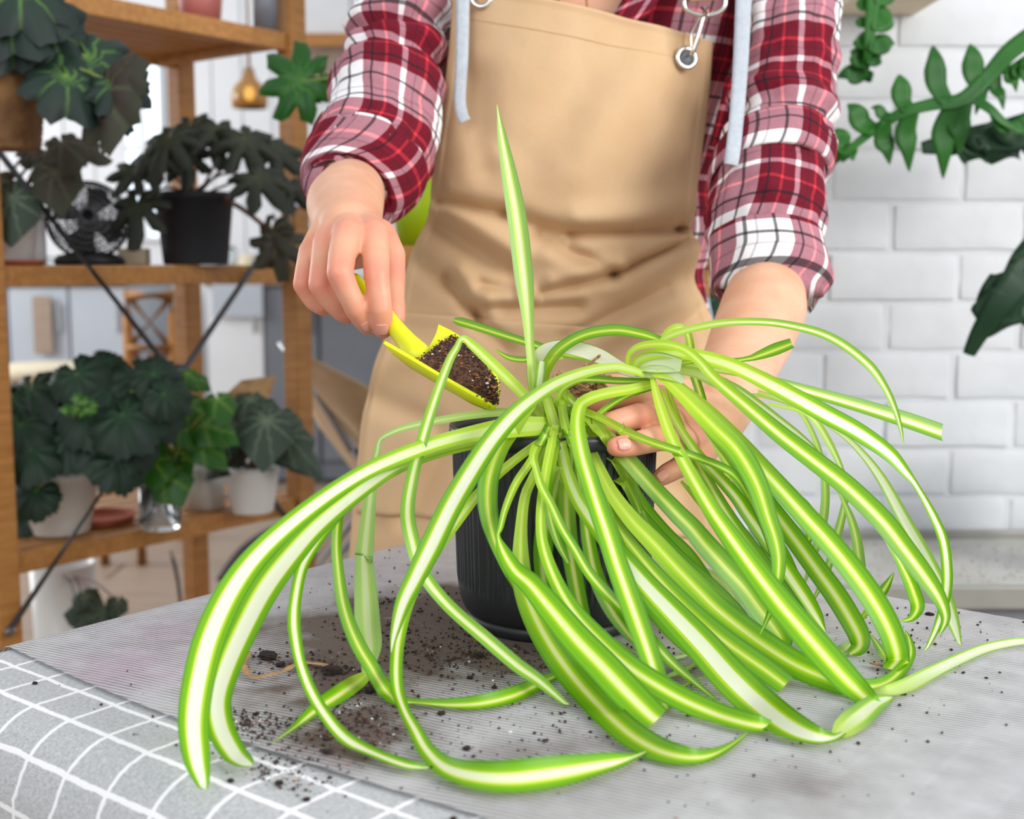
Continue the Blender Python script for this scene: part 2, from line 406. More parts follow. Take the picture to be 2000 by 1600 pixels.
def skin_material():
    m, nt, nd, b = new_mat('skin')
    tc = node(nt, 'ShaderNodeTexCoord')
    at = node(nt, 'ShaderNodeAttribute', attribute_name='blush')
    n1 = node(nt, 'ShaderNodeTexNoise', i_Scale=45.0, i_Detail=4.0); link(nt, tc.outputs['Object'], n1.inputs['Vector'])
    r = ramp(nt, [(0.3, lin(217, 161, 127)), (0.7, lin(228, 176, 145))]); link(nt, n1.outputs[0], r.inputs[0])
    c = mix_c(nt, at.outputs['Fac'], r.outputs[0], lin(220, 122, 102))
    link(nt, c, b.inputs['Base Color']); b.inputs['Roughness'].default_value = 0.48
    b.inputs['Subsurface Weight'].default_value = 0.2; b.inputs['Subsurface Scale'].default_value = 0.004
    b.inputs['Subsurface Radius'].default_value = (1.0, 0.35, 0.2)
    n2 = node(nt, 'ShaderNodeTexNoise', i_Scale=500.0, i_Detail=3.0); link(nt, tc.outputs['Object'], n2.inputs['Vector'])
    bp = node(nt, 'ShaderNodeBump', i_Strength=0.2, i_Distance=0.0006); link(nt, n2.outputs[0], bp.inputs['Height']); link(nt, bp.outputs[0], b.inputs['Normal'])
    return m
M['skin'] = skin_material()

# ------------------------------------------------------------------ the setting
rnd = random.Random(7)
FAR = 6.3
floor = bpy.data.objects.new('floor', None)
fm = bpy.data.meshes.new('floor')
fm.from_pydata([(-6, -3.5, -0.012), (3.5, -3.5, -0.012), (3.5, FAR, -0.012), (-6, FAR, -0.012)], [], [(0, 1, 2, 3)])
fm.materials.append(M['floor'])
floor = bpy.data.objects.new('floor', fm); COL.objects.link(floor); tag(floor, 'pale wooden plank floor beneath the shelf unit', kind='structure')
# planks where the photograph shows them (behind the shelf unit)
pm = bpy.data.meshes.new('floor_plank')
bm = bmesh.new(); box_bm(bm, (0, 0, -0.006), (0.595, 0, 0), (0, 0.0945, 0), (0, 0, 0.006), 0.002); bm.to_mesh(pm); bm.free(); pm.materials.append(M['floor'])
for r_ in range(17):
    for c_ in range(3):
        o = bpy.data.objects.new('plank', pm); COL.objects.link(o); attach(o, floor)
        o.location = (-2.3 + c_ * 1.2 + (r_ % 3) * 0.4, 2.6 + r_ * 0.192, 0.0)

WY = 2.2 * K
wall = boxw('wall_back', -0.12, 1.75, WY + 0.0025, WY + 0.14, 0.0, 2.7, M['mortar'])
tag(wall, 'white painted brick wall behind the gardener on the right', kind='structure')
course = 0.0748; blen = 0.198
z_ref = W(1700, 396, WY).z
brick_meshes = []
for v in range(8):
    bm = bmesh.new()
    box_bm(bm, (0, 0, 0), (blen / 2 - 0.0045, 0, 0), (0, 0.013, 0), (0, 0, course / 2 - 0.0040), 0.0025)
    bmesh.ops.subdivide_edges(bm, edges=[e for e in bm.edges if e.calc_length() > 0.03], cuts=3, use_grid_fill=True)
    for vv in bm.verts:
        n_ = noise.noise(Vector((vv.co.x * 25 + v * 9, vv.co.z * 25, v * 3.1)))
        vv.co.y += n_ * 0.0022 + noise.noise(Vector((vv.co.x * 70 + v * 9, vv.co.z * 70, v))) * .0008
        vv.co.z += noise.noise(Vector((vv.co.x * 30, v * 5.7, vv.co.z * 3))) * 0.0030
        vv.co.x += noise.noise(Vector((v * 5.7, vv.co.z * 30, vv.co.x * 3))) * 0.0018
    bmesh.ops.recalc_face_normals(bm, faces=bm.faces)
    me = bpy.data.meshes.new('brick'); bm.to_mesh(me); bm.free()
    me.polygons.foreach_set('use_smooth', [True] * len(me.polygons)); me.materials.append(M['brick']); brick_meshes.append(me)
jx = W(1740, 440, WY).x
for row in range(-9, 7):
    z0 = z_ref + row * course                       # row -1 is the course just below the reference joint
    off = 0.0 if row % 2 else 0.5 * blen + 0.004
    for i in range(-5, 8):
        x = jx + off + (i + 0.5) * blen
        if x - blen / 2 < -0.14 or x + blen / 2 > 1.75: continue
        o = bpy.data.objects.new('brick', rnd.choice(brick_meshes)); COL.objects.link(o); attach(o, wall)
        o.location = (x + rnd.uniform(-.003, .003), WY + 0.0125 + rnd.uniform(-.0015, .0015), z0 + course / 2)
        o.rotation_euler = (0, rnd.uniform(-.006, .006), 0)

farwall = boxw('wall_far', -6.0, 3.0, FAR, FAR + 0.12, 0.0, 3.0, M['plaster']); tag(farwall, 'white far wall of the kitchen behind the shelf unit', kind='structure')
leftwall = boxw('wall_left', -4.4, -4.28, 2.2, FAR, 0.0, 3.0, M['plaster']); tag(leftwall, 'white side wall of the kitchen at far left', kind='structure')
# vertical panel boards of the far wall
for i in range(26):
    x0 = -3.9 + i * 0.15
    if -1.98 < x0 + 0.07 < -1.66: continue
    boxw('panel_board', x0 + .004, x0 + .146, FAR - 0.012, FAR - 0.0005, 0.95, 2.9, M['plaster'], farwall, 0.003)

# window in the far wall: frame, panes that give daylight, side curtain
skym, nt, nd, b_ = new_mat('daylight_pane')
b_.inputs['Base Color'].default_value = lin(220, 232, 240); b_.inputs['Roughness'].default_value = 0.1
b_.inputs['Emission Color'].default_value = lin(214, 230, 240); b_.inputs['Emission Strength'].default_value = 1.5
xa, xb = W(238, 300, FAR - .06).x, W(318, 300, FAR - .06).x
zt, zb = W(270, 105, FAR - .06).z, W(270, 470, FAR - .06).z
win = boxw('window_1', xa, xb, FAR - 0.03, FAR - 0.014, zb, zt, M['paint_white']); tag(win, 'narrow white framed window at the far end of the kitchen', kind='structure')
for k in range(2):
    xm = lerp(xa, xb, k / 2)
    for j in range(2):
        zm = lerp(zb, zt, j / 2)
        boxw('pane', xm + .02, xm + (xb - xa) / 2 - .02, FAR - 0.04, FAR - 0.031, zm + .02, zm + (zt - zb) / 2 - .02, skym, win)
tagged = boxw('window_frame', xa - .05, xb + .05, FAR - 0.06, FAR - 0.0455, zt, zt + .06, M['paint_white'], win)

# ------------------------------------------------------------------ table, cloth, ribbed sheet
E1 = Vector((math.cos(math.radians(-38.5)), math.sin(math.radians(-38.5)), 0))
E2 = Vector((-E1.y, E1.x, 0))
A0 = T(0, 1252)
def TC(a, b, z=TABLE_Z): return Vector((A0.x, A0.y, 0)) + E1 * (a * K) + E2 * (b * K) + Vector((0, 0, z))
AMAX = 1.45; B0, B1 = -0.105, 0.590
table = thing('table', TC(.7, .25, 0), 'rectangular work table under a grey grid cloth', 'table')
box('table_top', TC(AMAX / 2, (-.05 + B1 - .03) / 2, TABLE_Z - 0.016), E1 * ((AMAX - .08) / 2 * K), E2 * ((B1 - .03 + .05) / 2 * K), (0, 0, 0.012), M['woodh'], table, 0.006)
for a in (0.1, AMAX - .1):
    for b in (B0 + .08, B1 - .08):
        box('leg', TC(a, b, (TABLE_Z - .03) / 2), E1 * .02, E2 * .02, (0, 0, (TABLE_Z - .03) / 2), M['wood'], table, 0.003)

def cloth_material():
    m, nt, nd, b = new_mat('grey_linen_white_grid')
    uv = node(nt, 'ShaderNodeUVMap'); tc = node(nt, 'ShaderNodeTexCoord')
    nw = node(nt, 'ShaderNodeTexNoise', i_Scale=30.0, i_Detail=2.0); link(nt, tc.outputs['Object'], nw.inputs['Vector'])
    sep = node(nt, 'ShaderNodeSeparateXYZ'); link(nt, uv.outputs[0], sep.inputs[0])
    wob = math_n(nt, 'MULTIPLY', math_n(nt, 'SUBTRACT', nw.outputs[0], 0.5), 0.004)
    def line(s, period, first, half):
        t = math_n(nt, 'DIVIDE', math_n(nt, 'ADD', math_n(nt, 'SUBTRACT', s, first), wob), period)
        f = math_n(nt, 'FRACT', math_n(nt, 'ADD', t, 100.5))
        d = math_n(nt, 'MULTIPLY', math_n(nt, 'ABSOLUTE', math_n(nt, 'SUBTRACT', f, 0.5)), period)
        n3 = node(nt, 'ShaderNodeTexNoise', i_Scale=260.0, i_Detail=2.0); link(nt, tc.outputs['Object'], n3.inputs['Vector'])
        d = math_n(nt, 'ADD', d, math_n(nt, 'MULTIPLY', math_n(nt, 'SUBTRACT', n3.outputs[0], 0.5), 0.0016))
        return math_n(nt, 'LESS_THAN', d, half)
    g = math_n(nt, 'MAXIMUM', line(sep.outputs[0], 0.0437, 0.108, 0.0017), line(sep.outputs[1], 0.0350, -0.025, 0.0019))
    wv = node(nt, 'ShaderNodeMapping'); wv.inputs['Scale'].default_value = (240, 1100, 1); link(nt, uv.outputs[0], wv.inputs[0])
    n2 = node(nt, 'ShaderNodeTexNoise', i_Scale=1.0, i_Detail=2.0); link(nt, wv.outputs[0], n2.inputs['Vector'])
    wv2 = node(nt, 'ShaderNodeMapping'); wv2.inputs['Scale'].default_value = (1100, 240, 1); link(nt, uv.outputs[0], wv2.inputs[0])
    n4 = node(nt, 'ShaderNodeTexNoise', i_Scale=1.0, i_Detail=2.0); link(nt, wv2.outputs[0], n4.inputs['Vector'])
    weave = math_n(nt, 'MULTIPLY', math_n(nt, 'ADD', n2.outputs[0], n4.outputs[0]), 0.5)
    r = ramp(nt, [(0.38, lin(158, 160, 162)), (0.62, lin(198, 200, 201))]); link(nt, weave, r.inputs[0])
    c = mix_c(nt, g, r.outputs[0], lin(236, 236, 238))
    link(nt, c, b.inputs['Base Color']); b.inputs['Roughness'].default_value = 0.9; b.inputs['Specular IOR Level'].default_value = 0.2
    bp = node(nt, 'ShaderNodeBump', i_Strength=0.3, i_Distance=0.0006); link(nt, weave, bp.inputs['Height']); link(nt, bp.outputs[0], b.inputs['Normal'])
    return m
M['cloth'] = cloth_material()
def edge_profile(s, lo, hi, R, drop):
    """parameter s along the cloth -> (position along the table, height below its top)"""
    def over(d):
        if d <= 0: return 0.0, 0.0
        a = d / R
        if a < math.pi / 2: return R * math.sin(a), R * (1 - math.cos(a))
        return R, R + (d - R * math.pi / 2)
    if s < lo:
        x, z = over(lo - s); return lo - x, z
    if s > hi:
        x, z = over(s - hi); return hi + x, z
    return s, 0.0
def build_cloth():
    avals = [-0.20 + .008 * i for i in range(35)] + [0.09 + .03 * i for i in range(45)] + [1.45 + .02 * i for i in range(10)]
    bvals = [-0.33 + .008 * i for i in range(46)] + [0.05 + .03 * i for i in range(17)] + [0.57 + .01 * i for i in range(30)]
    vs_, uv, fs = [], [], []
    for a in avals:
        for b in bvals:
            x, za = edge_profile(a, 0.03, AMAX - .03, 0.028, .2)
            y, zb = edge_profile(b, -0.055, B1 - .025, 0.045, .2) if b < 0.2 else edge_profile(b, -.055, B1 - .022, 0.022, .2)
            z = max(za, zb)
            w = noise.noise(Vector((a * 4, b * 4, 0.3))) * 0.004 if z > 0.04 else 0
            p = TC(x, y, TABLE_Z - 0.0008 - z * K)
            if w: p += E1 * w + E2 * w
            vs_.append(p); uv.append((a, b))
    nb = len(bvals)
    for i in range(len(avals) - 1):
        for j in range(nb - 1):
            fs.append((i * nb + j, (i + 1) * nb + j, (i + 1) * nb + j + 1, i * nb + j + 1))
    return mesh_obj('tablecloth', vs_, fs, M['cloth'], uvs=uv)
cloth = build_cloth(); tag(cloth, 'grey linen tablecloth printed with a white square grid', 'tablecloth')

def sheet_material():
    m, nt, nd, b = new_mat('ribbed_translucent_sheet')
    geo = node(nt, 'ShaderNodeNewGeometry')
    sep = node(nt, 'ShaderNodeSeparateXYZ'); link(nt, geo.outputs['Position'], sep.inputs[0])
    def nz(scale, detail=3.0):
        n = node(nt, 'ShaderNodeTexNoise', i_Scale=scale, i_Detail=detail); link(nt, geo.outputs['Position'], n.inputs['Vector']); return n.outputs[0]
    A = math.radians(-26)
    q = math_n(nt, 'ADD', math_n(nt, 'MULTIPLY', sep.outputs[0], -math.sin(A)), math_n(nt, 'MULTIPLY', sep.outputs[1], math.cos(A)))
    q = math_n(nt, 'ADD', q, math_n(nt, 'MULTIPLY', math_n(nt, 'SUBTRACT', nz(7.0, 1.0), 0.5), 0.01))
    ph = math_n(nt, 'FRACT', math_n(nt, 'DIVIDE', q, 0.0036))
    gr = math_n(nt, 'MULTIPLY', math_n(nt, 'ABSOLUTE', math_n(nt, 'SUBTRACT', ph, 0.5)), 2.0)   # 0 in the groove
    groove = ramp(nt, [(0.15, (1, 1, 1, 1)), (0.5, (0, 0, 0, 1))]); link(nt, gr, groove.inputs[0])
    def blob(px, py, rx, soft=1.0):
        c = T(px, py); r = rx * PXM(c)
        d = node(nt, 'ShaderNodeVectorMath', operation='DISTANCE'); link(nt, geo.outputs['Position'], d.inputs[0]); d.inputs[1].default_value = c
        v = math_n(nt, 'SUBTRACT', 1.0, math_n(nt, 'DIVIDE', d.outputs['Value'], r)); v = math_n(nt, 'MAXIMUM', v, 0.0)
        return math_n(nt, 'MULTIPLY', v, soft)
    dirt = None
    for a in ((850, 1240, 400, 1.7), (640, 1330, 300, 1.1), (720, 1430, 260, 1.0), (1000, 1290, 260, 1.3), (1010, 1180, 300, 1.5), (1200, 1330, 300, 0.7), (1570, 1550, 170, .42), (690, 1185, 70, 1.2), (1100, 1480, 330, 0.5), (480, 1240, 200, .5)):
        v = blob(*a); dirt = v if dirt is None else math_n(nt, 'MAXIMUM', dirt, v)
    dirt = math_n(nt, 'MULTIPLY', dirt, math_n(nt, 'ADD', math_n(nt, 'MULTIPLY', nz(22.0, 6.0), 5.0), -1.1))
    dirt = math_n(nt, 'MINIMUM', math_n(nt, 'MAXIMUM', dirt, 0.0), 1.0)
    pink = math_n(nt, 'MAXIMUM', blob(250, 1310, 200, 1.0), blob(330, 1240, 150, .8))
    pink = math_n(nt, 'MULTIPLY', pink, math_n(nt, 'MULTIPLY', nz(30.0), 1.0))
    base = ramp(nt, [(0.3, lin(206, 204, 208)), (0.7, lin(222, 222, 225))]); link(nt, nz(5.0), base.inputs[0])
    c = mix_c(nt, math_n(nt, 'MINIMUM', pink, 1.0), base.outputs[0], lin(206, 158, 196))
    c = mix_c(nt, math_n(nt, 'MULTIPLY', dirt, 0.92), c, lin(88, 68, 54))
    gd = math_n(nt, 'MULTIPLY', groove.outputs[0], math_n(nt, 'ADD', math_n(nt, 'MULTIPLY', dirt, 0.5), math_n(nt, 'SUBTRACT', math_n(nt, 'MULTIPLY', nz(55.0, 5.0), 1.8), 0.25)))
    c = mix_c(nt, math_n(nt, 'MINIMUM', gd, 0.85), c, lin(84, 76, 74))
    link(nt, c, b.inputs['Base Color'])
    b.inputs['Specular IOR Level'].default_value = 0.3
    link(nt, math_n(nt, 'ADD', 0.38, math_n(nt, 'MULTIPLY', dirt, 0.55)), b.inputs['Roughness'])
    link(nt, math_n(nt, 'ADD', 0.80, math_n(nt, 'MULTIPLY', dirt, 0.2)), b.inputs['Alpha'])
    bp = node(nt, 'ShaderNodeBump', i_Strength=0.35, i_Distance=0.0008); link(nt, gr, bp.inputs['Height']); link(nt, bp.outputs[0], b.inputs['Normal'])
    return m
M['sheet'] = sheet_material()
def build_sheet():
    vs_, fs = [], []
    na, nb = 60, 26
    for i in range(na + 1):
        a = 0.0 + (AMAX - .02) * (i / na) ** 1.6
        for j in range(nb + 1):
            t = j / nb
            front = -0.004 - 0.014 * math.sin(min(a / 0.5, 1) * math.pi) - 0.02 * max(0, a - .5)
            b = lerp(front, B1 - 0.004, t)
            x, za = edge_profile(a, 0.03, 9, 0.028, .2)
            x = max(x, 0.0025)
            za = 0 if a > .03 else 0.028 * (1 - math.cos(min((.03 - a) / .028, 1.2)))
            x = .03 - .028 * math.sin(min((.03 - a) / .028, 1.2)) if a < .03 else a
            y, zb = edge_profile(b, -.055, B1 - .022, 0.022, .2)
            vs_.append(TC(x - (.003 if a < .02 else 0), y, TABLE_Z + 0.0016 - max(za, zb) * K))
    w = nb + 1
    for i in range(na):
        for j in range(nb):
            fs.append((i * w + j, (i + 1) * w + j, (i + 1) * w + j + 1, i * w + j + 1))
    return mesh_obj('plastic_sheet', vs_, fs, M['sheet'])
sheet = build_sheet(); tag(sheet, 'translucent ribbed plastic sheet smeared with soil over the tablecloth', 'plastic sheet')
SURF = TABLE_Z + 0.0016

# ------------------------------------------------------------------ plant pot
PC = (P(877, 828, 1.01) + P(1288, 828, 1.01)) / 2
POT = Vector((PC.x, PC.y, SURF + .0005)); PR = (P(1288, 828, 1.01) - P(877, 828, 1.01)).length / 2
PH = PC.z - POT.z
pot = thing('plant_pot', POT, 'black ribbed plastic plant pot with a rounded bottom on the soiled sheet', 'plant pot')
rb = PR * 0.87
prof = [(0.0, 0.004), (rb * .90, 0.004), (rb * .93, 0.0), (rb * .95, 0.001), (rb * .955, 0.007), (rb * .93, 0.0085)]
prof += [(rb * .93 + (PR * .925 - rb * .93) * math.sin(a), 0.0085 + 0.026 * (1 - math.cos(a))) for a in [math.pi / 2 * i / 8 for i in range(1, 9)]]
zb0 = 0.0345
for i in range(1, 13):
    t = i / 12; prof.append((lerp(PR * .925, PR * .965, t), lerp(zb0, PH - 0.012, t)))
body_rows = (14, 24)
prof += [(PR * .967, PH - .010), (PR * .995, PH - .009), (PR, PH - .003), (PR * .995, PH), (PR * .955, PH), (PR * .95, PH - .006), (PR * .93, PH - .03), (PR * .90, PH - .075)]
NR = 96
lathe('pot_body', POT, prof, M['pot'], pot, seg=NR * 4, ripple=lambda a, i: (0.00055 * (1 if math.cos(a * NR) > 0 else -1) if 13 <= i <= 25 else 0))
# soil and roots inside the pot
vs_, fs = [], []
for i in range(13):
    r = PR * .905 * i / 12
    for k in range(40):
        a = 2 * math.pi * k / 40
        p = POT + Vector((r * math.cos(a), r * math.sin(a), PH - .022))
        d = (p - (POT + Vector((-.008, 0.01, PH)))).length
        p.z += 0.034 * math.exp(-(d / .045) ** 2) + noise.noise(p * 120) * .004 * min(i, 1)
        vs_.append(p)
for i in range(12):
    for k in range(40):
        k2 = (k + 1) % 40; fs.append((i * 40 + k, i * 40 + k2, (i + 1) * 40 + k2, (i + 1) * 40 + k))
sb = mesh_obj('potting_soil', vs_, fs, M['soil']); tag(sb, 'dark potting soil filling the black ribbed pot', 'soil', kind='stuff')

# ------------------------------------------------------------------ spider plant: every leaf is a part
plant = thing('spider_plant', P(1065, 800, .99), 'large spider plant with striped green and white leaves spilling from the black pot', 'plant')
LEAVES = []
def table_y(px, py, h=0.0): return T(px, py, SURF + h).y / K
lrng = random.Random(12)
def leaf(name, pts, fold=0.22, tilt=0.45, n=6, mat='spider', wh=None, pale=0.0):
    """pts: (px, py, width in px[, distance | 't' on the sheet]); missing distances are interpolated"""
    ys = [None] * len(pts)
    for i, p in enumerate(pts):
        if len(p) > 3 and p[3] != 't': ys[i] = float(p[3])
        elif len(p) > 3:
            a_, b_ = pts[max(i - 1, 0)], pts[min(i + 1, len(pts) - 1)]
            hf = abs(b_[0] - a_[0]) / max(1.0, math.hypot(b_[0] - a_[0], b_[1] - a_[1]))
            ys[i] = table_y(p[0], p[1], 0.47 * hf * p[2] * PXM(T(p[0], p[1])))
    arc = [0.0]
    for i in range(1, len(pts)): arc.append(arc[-1] + math.hypot(pts[i][0] - pts[i - 1][0], pts[i][1] - pts[i - 1][1]))
    known = [i for i, y in enumerate(ys) if y is not None]
    for i in range(len(pts)):
        if ys[i] is None:
            lo = max([k for k in known if k < i], default=known[0]); hi = min([k for k in known if k > i], default=known[-1])
            ys[i] = ys[lo] if arc[hi] == arc[lo] else lerp(ys[lo], ys[hi], (arc[i] - arc[lo]) / (arc[hi] - arc[lo]))
    for i, p in enumerate(pts):          # never below the sheet
        a_, b_ = pts[max(i - 1, 0)], pts[min(i + 1, len(pts) - 1)]
        hf = abs(b_[0] - a_[0]) / max(1.0, math.hypot(b_[0] - a_[0], b_[1] - a_[1]))
        if p[1] > 1000: ys[i] = min(ys[i], table_y(p[0], p[1], 0.47 * hf * p[2] * PXM(T(p[0], p[1]))))
    ctr = [P(p[0], p[1], y) for p, y in zip(pts, ys)]
    wid = [p[2] * PXM(c) for p, c in zip(pts, ctr)]
    cc, ww = spline(ctr, n), spline(wid, n)
    N = len(cc); vs_, uv, fs = [], [], []
    NU = 8
    run = 0; tot = sum((cc[i + 1] - cc[i]).length for i in range(N - 1))
    prev = None
    for i, p in enumerate(cc):
        t = (cc[min(i + 1, N - 1)] - cc[max(i - 1, 0)]).normalized()
        v = (CAM - p).normalized()
        n0 = (v * 0.8 + Vector((0, 0, 1)) * tilt).normalized()
        s = t.cross(n0)
        s = s.normalized() if s.length > 1e-4 else (prev or Vector((1, 0, 0)))
        if prev and s.dot(prev) < 0: s = -s
        if prev: s = (s * 0.6 + prev * 0.4).normalized()
        prev = s
        tp = (t - v * t.dot(v)); tp = tp.normalized() if tp.length > 1e-4 else s
        pr = s - v * s.dot(v); pr = (pr - tp * pr.dot(tp)).length
        half = 0.5 * max(ww[i], 0.0006) / max(0.6, pr)
        nn = s.cross(t).normalized()
        if nn.dot(n0) < 0: nn = -nn
        if i: run += (p - cc[i - 1]).length
        for k in range(NU + 1):
            u = k / NU * 2 - 1
            q = p + s * (u * half) + nn * (abs(u) ** 1.5 * half * fold - half * fold * .4)
            q.z = max(q.z, SURF + 0.0015 + 0.0006 * (len(LEAVES) % 5))
            # keep clear of the pot wall
            dx, dy = q.x - POT.x, q.y - POT.y
            if q.z < POT.z + PH + .003:
                r = math.hypot(dx, dy); rim = PR * (1.0 if q.z > POT.z + .04 else .97) + 0.0022 + 0.0004 * (len(LEAVES) % 6)
                inside = run < 0.12 * tot or r < PR * .9 and q.z > POT.z + PH - .03
                if r < rim and not inside and r > 1e-4:
                    q.x = POT.x + dx * rim / r; q.y = POT.y + dy * rim / r
            vs_.append(q); uv.append(((u + 1) / 2, run / tot))
    for i in range(N - 1):
        for k in range(NU):
            a = i * (NU + 1) + k
            fs.append((a, a + 1, a + NU + 2, a + NU + 1))
    o = mesh_obj(name, vs_, fs, M[mat], plant, uvs=uv)
    LEAVES.append(o)
    o.color = (lrng.uniform(.08, .24) if wh is None else wh, 0, pale, 1)
    return o
LF = 'leaf'
# upright leaf
leaf(LF, [(1050,815,20,.985),(1045,770,22),(1036,690,17),(1031,620,24),(1023,540,37),(1010,430,38),(996,350,32),(981,270,19),(974,225,7),(971,205,2,1.02)], fold=.35, wh=.30,pale=.35)
# leaf kinked over the scoop
leaf(LF, [(1062,825,22,.975),(1022,772,22),(962,712,22),(922,675,19),(903,662,12,.895),(892,680,14),(878,705,17),(855,765,20),(830,842,23),(806,930,25),(796,1000,29),(806,1060,30),(826,1120,27),(875,1183,26,.86),(950,1249,28),(1010,1300,28),(1055,1332,24),(1110,1380,10,'t')], n=5, wh=.30,pale=.2)
# the pair sweeping left
leaf(LF, [(1075,832,34,.94),(1000,836,40),(900,853,30),(800,884,32),(700,930,33),(600,998,38),(512,1075,46),(455,1150,56),(412,1240,62),(388,1330,62),(378,1410,60),(384,1480,52),(395,1525,30),(402,1553,3,'t')], fold=.15, wh=.46)
leaf(LF, [(1075,836,34,.955),(985,848,36),(880,868,30),(780,907,32),(702,960,34,.87),(624,1024,42),(566,1087,52),(517,1152,58),(474,1232,58),(440,1310,56),(424,1370,55),(432,1425,54),(458,1473,46),(480,1493,34),(492,1500,18,'t')], fold=.15, wh=.50)
leaf(LF, [(1070,845,24,.965),(980,858,26),(900,872,24),(812,900,22),(735,940,20,.89),(690,975,19),(642,1026,24),(610,1070,25),(589,1112,23),(577,1170,24,.81),(574,1215,26),(579,1260,24),(588,1300,22),(606,1348,24),(634,1395,25),(672,1440,27),(728,1474,28),(788,1497,29,'t'),(822,1504,24,'t'),(845,1508,10,'t')], n=5, wh=.36)
# pale leaf with a kink, then folded along the sheet
leaf(LF, [(1062,822,12,.97),(1000,806,16),(930,810,16),(850,823,15),(790,836,13),(757,849,10),(742,860,8,.93),(737,880,13),(729,920,19),(720,1000,27),(712,1080,36),(711,1090,34),(714,1150,44),(718,1220,50),(722,1265,46),(718,1300,26),(712,1322,12,'t')], fold=.12, n=5, wh=.3,pale=.6)
leaf(LF, [(722,1312,10,'t'),(700,1330,30,'t'),(660,1358,36,'t'),(620,1385,30,'t'),(575,1423,16,'t'),(532,1458,2,'t')], fold=.15, wh=.22)
leaf(LF, [(1060,838,16,.945),(950,856,16),(850,882,16),(760,912,14),(700,936,12),(680,946,9,.87),(669,965,14),(661,1010,19),(657,1060,21),(660,1110,22),(668,1170,26),(682,1220,28),(702,1265,30),(722,1298,30),(742,1332,32),(758,1354,34,'t'),(779,1370,26,'t'),(815,1374,18,'t'),(890,1377,27,'t'),(950,1372,34,'t'),(1010,1356,34,'t'),(1064,1330,26,'t'),(1110,1312,8,'t')], n=5)
# big white leaf crossing in front of the pot to the left
leaf(LF, [(1272,737,10,.95),(1235,724,16),(1200,718,18),(1150,726,22),(1090,748,26),(1040,780,30),(1000,815,36),(960,862,40),(920,922,44),(880,990,46),(842,1068,46),(812,1128,40),(787,1180,32),(770,1240,16),(764,1274,2,.78)], fold=.2, wh=.46)
leaf(LF, [(1068,855,14,.925),(1037,876,16),(990,912,18),(937,962,20),(890,1022,22),(850,1078,23,.89),(818,1130,26),(795,1180,27),(780,1240,26,.85),(774,1294,26),(776,1345,26,.80),(790,1388,22),(812,1428,28),(834,1468,36,.715),(872,1500,46),(930,1516,60,'t'),(1000,1520,68,'t'),(1080,1511,66,'t'),(1150,1499,52,'t'),(1210,1488,36,'t'),(1268,1478,4,'t')], fold=.18, n=5, wh=.30)
leaf(LF, [(1045,782,18,.935),(1025,803,28),(1000,837,36),(975,875,38),(957,925,40),(952,969,40),(956,1015,36),(966,1056,26),(981,1100,15),(997,1134,10),(1016,1168,4,.865)], wh=.12)
# kinked leaf that becomes a broad blade towards the front
leaf(LF, [(1072,825,14,.945),(1040,895,16,.915),(1008,944,16),(987,994,14),(978,1030,11),(973,1048,9,.875),(984,1080,28),(1006,1115,36),(1036,1142,44),(1078,1192,54),(1125,1248,60),(1175,1300,64),(1222,1350,66),(1262,1390,62),(1282,1407,58,'t')], fold=.15, wh=.22)
leaf(LF, [(1078,835,16,.93),(1046,922,18,.91),(1026,969,20),(1018,1031,24),(1017,1094,34),(1022,1140,42),(1041,1196,50),(1074,1258,56),(1118,1320,58),(1168,1376,58),(1221,1426,56),(1268,1457,52),(1312,1474,46),(1359,1480,36),(1400,1472,24),(1437,1453,14),(1462,1437,3,'t')], fold=.2, wh=.16)
leaf(LF, [(1075,825,16,.95),(1052,866,20,.925),(1042,890,18,.905),(1046,912,14),(1057,950,17),(1075,984,18),(1097,1031,19),(1122,1072,20),(1150,1119,22),(1187,1162,24),(1234,1209,24),(1272,1250,23),(1312,1294,20),(1359,1335,14),(1414,1380,3,'t')], fold=.35)
# long broad blade to the front right
leaf(LF, [(1064,765,16,.97),(1074,800,20,.945),(1088,845,22),(1101,900,24),(1122,962,28),(1150,1009,32),(1187,1056,38),(1225,1103,44),(1266,1150,50),(1316,1203,58),(1370,1260,66),(1425,1322,72),(1478,1372,72),(1535,1415,64),(1585,1438,48),(1622,1444,30),(1648,1440,10,'t')], fold=.15, wh=.40)
leaf(LF, [(1628,1442,12,'t'),(1648,1424,40,'t'),(1680,1398,48,'t'),(1712,1372,34,'t'),(1742,1362,10,'t')], fold=.1, wh=.42,pale=.3)
# vertical blade bending down from the second crown
leaf(LF, [(1272,752,16,.95),(1225,762,20),(1180,770,22),(1148,781,24),(1132,797,26,.93),(1128,836,30,.915),(1137,890,34),(1153,944,38),(1169,994,40),(1187,1047,42),(1204,1100,44),(1222,1150,46),(1240,1200,46),(1258,1250,44),(1275,1300,42),(1288,1345,40),(1294,1372,36,'t'),(1300,1386,30,'t')], n=5, wh=.24)
leaf(LF, [(1095,770,16,.965),(1100,812,18,.94),(1109,850,17),(1122,890,14),(1131,937,16,.918),(1141,1000,22),(1150,1062,28),(1164,1125,32),(1192,1187,32),(1224,1234,24),(1246,1262,8,.905)])
leaf(LF, [(1100,800,14,.955),(1144,812,20,.94),(1181,850,28,.932),(1225,897,32),(1272,950,34),(1319,1000,38),(1350,1031,40),(1379,1066,44),(1419,1110,46),(1453,1147,48),(1484,1189,50),(1510,1223,48),(1526,1250,44),(1520,1268,34,'t')], fold=.15)
leaf(LF, [(1135,830,12,.945),(1162,853,16,.94),(1187,890,24),(1219,937,28),(1256,994,32),(1297,1047,38),(1337,1090,44),(1370,1136,44),(1405,1176,32),(1448,1210,6,.96)], fold=.2)
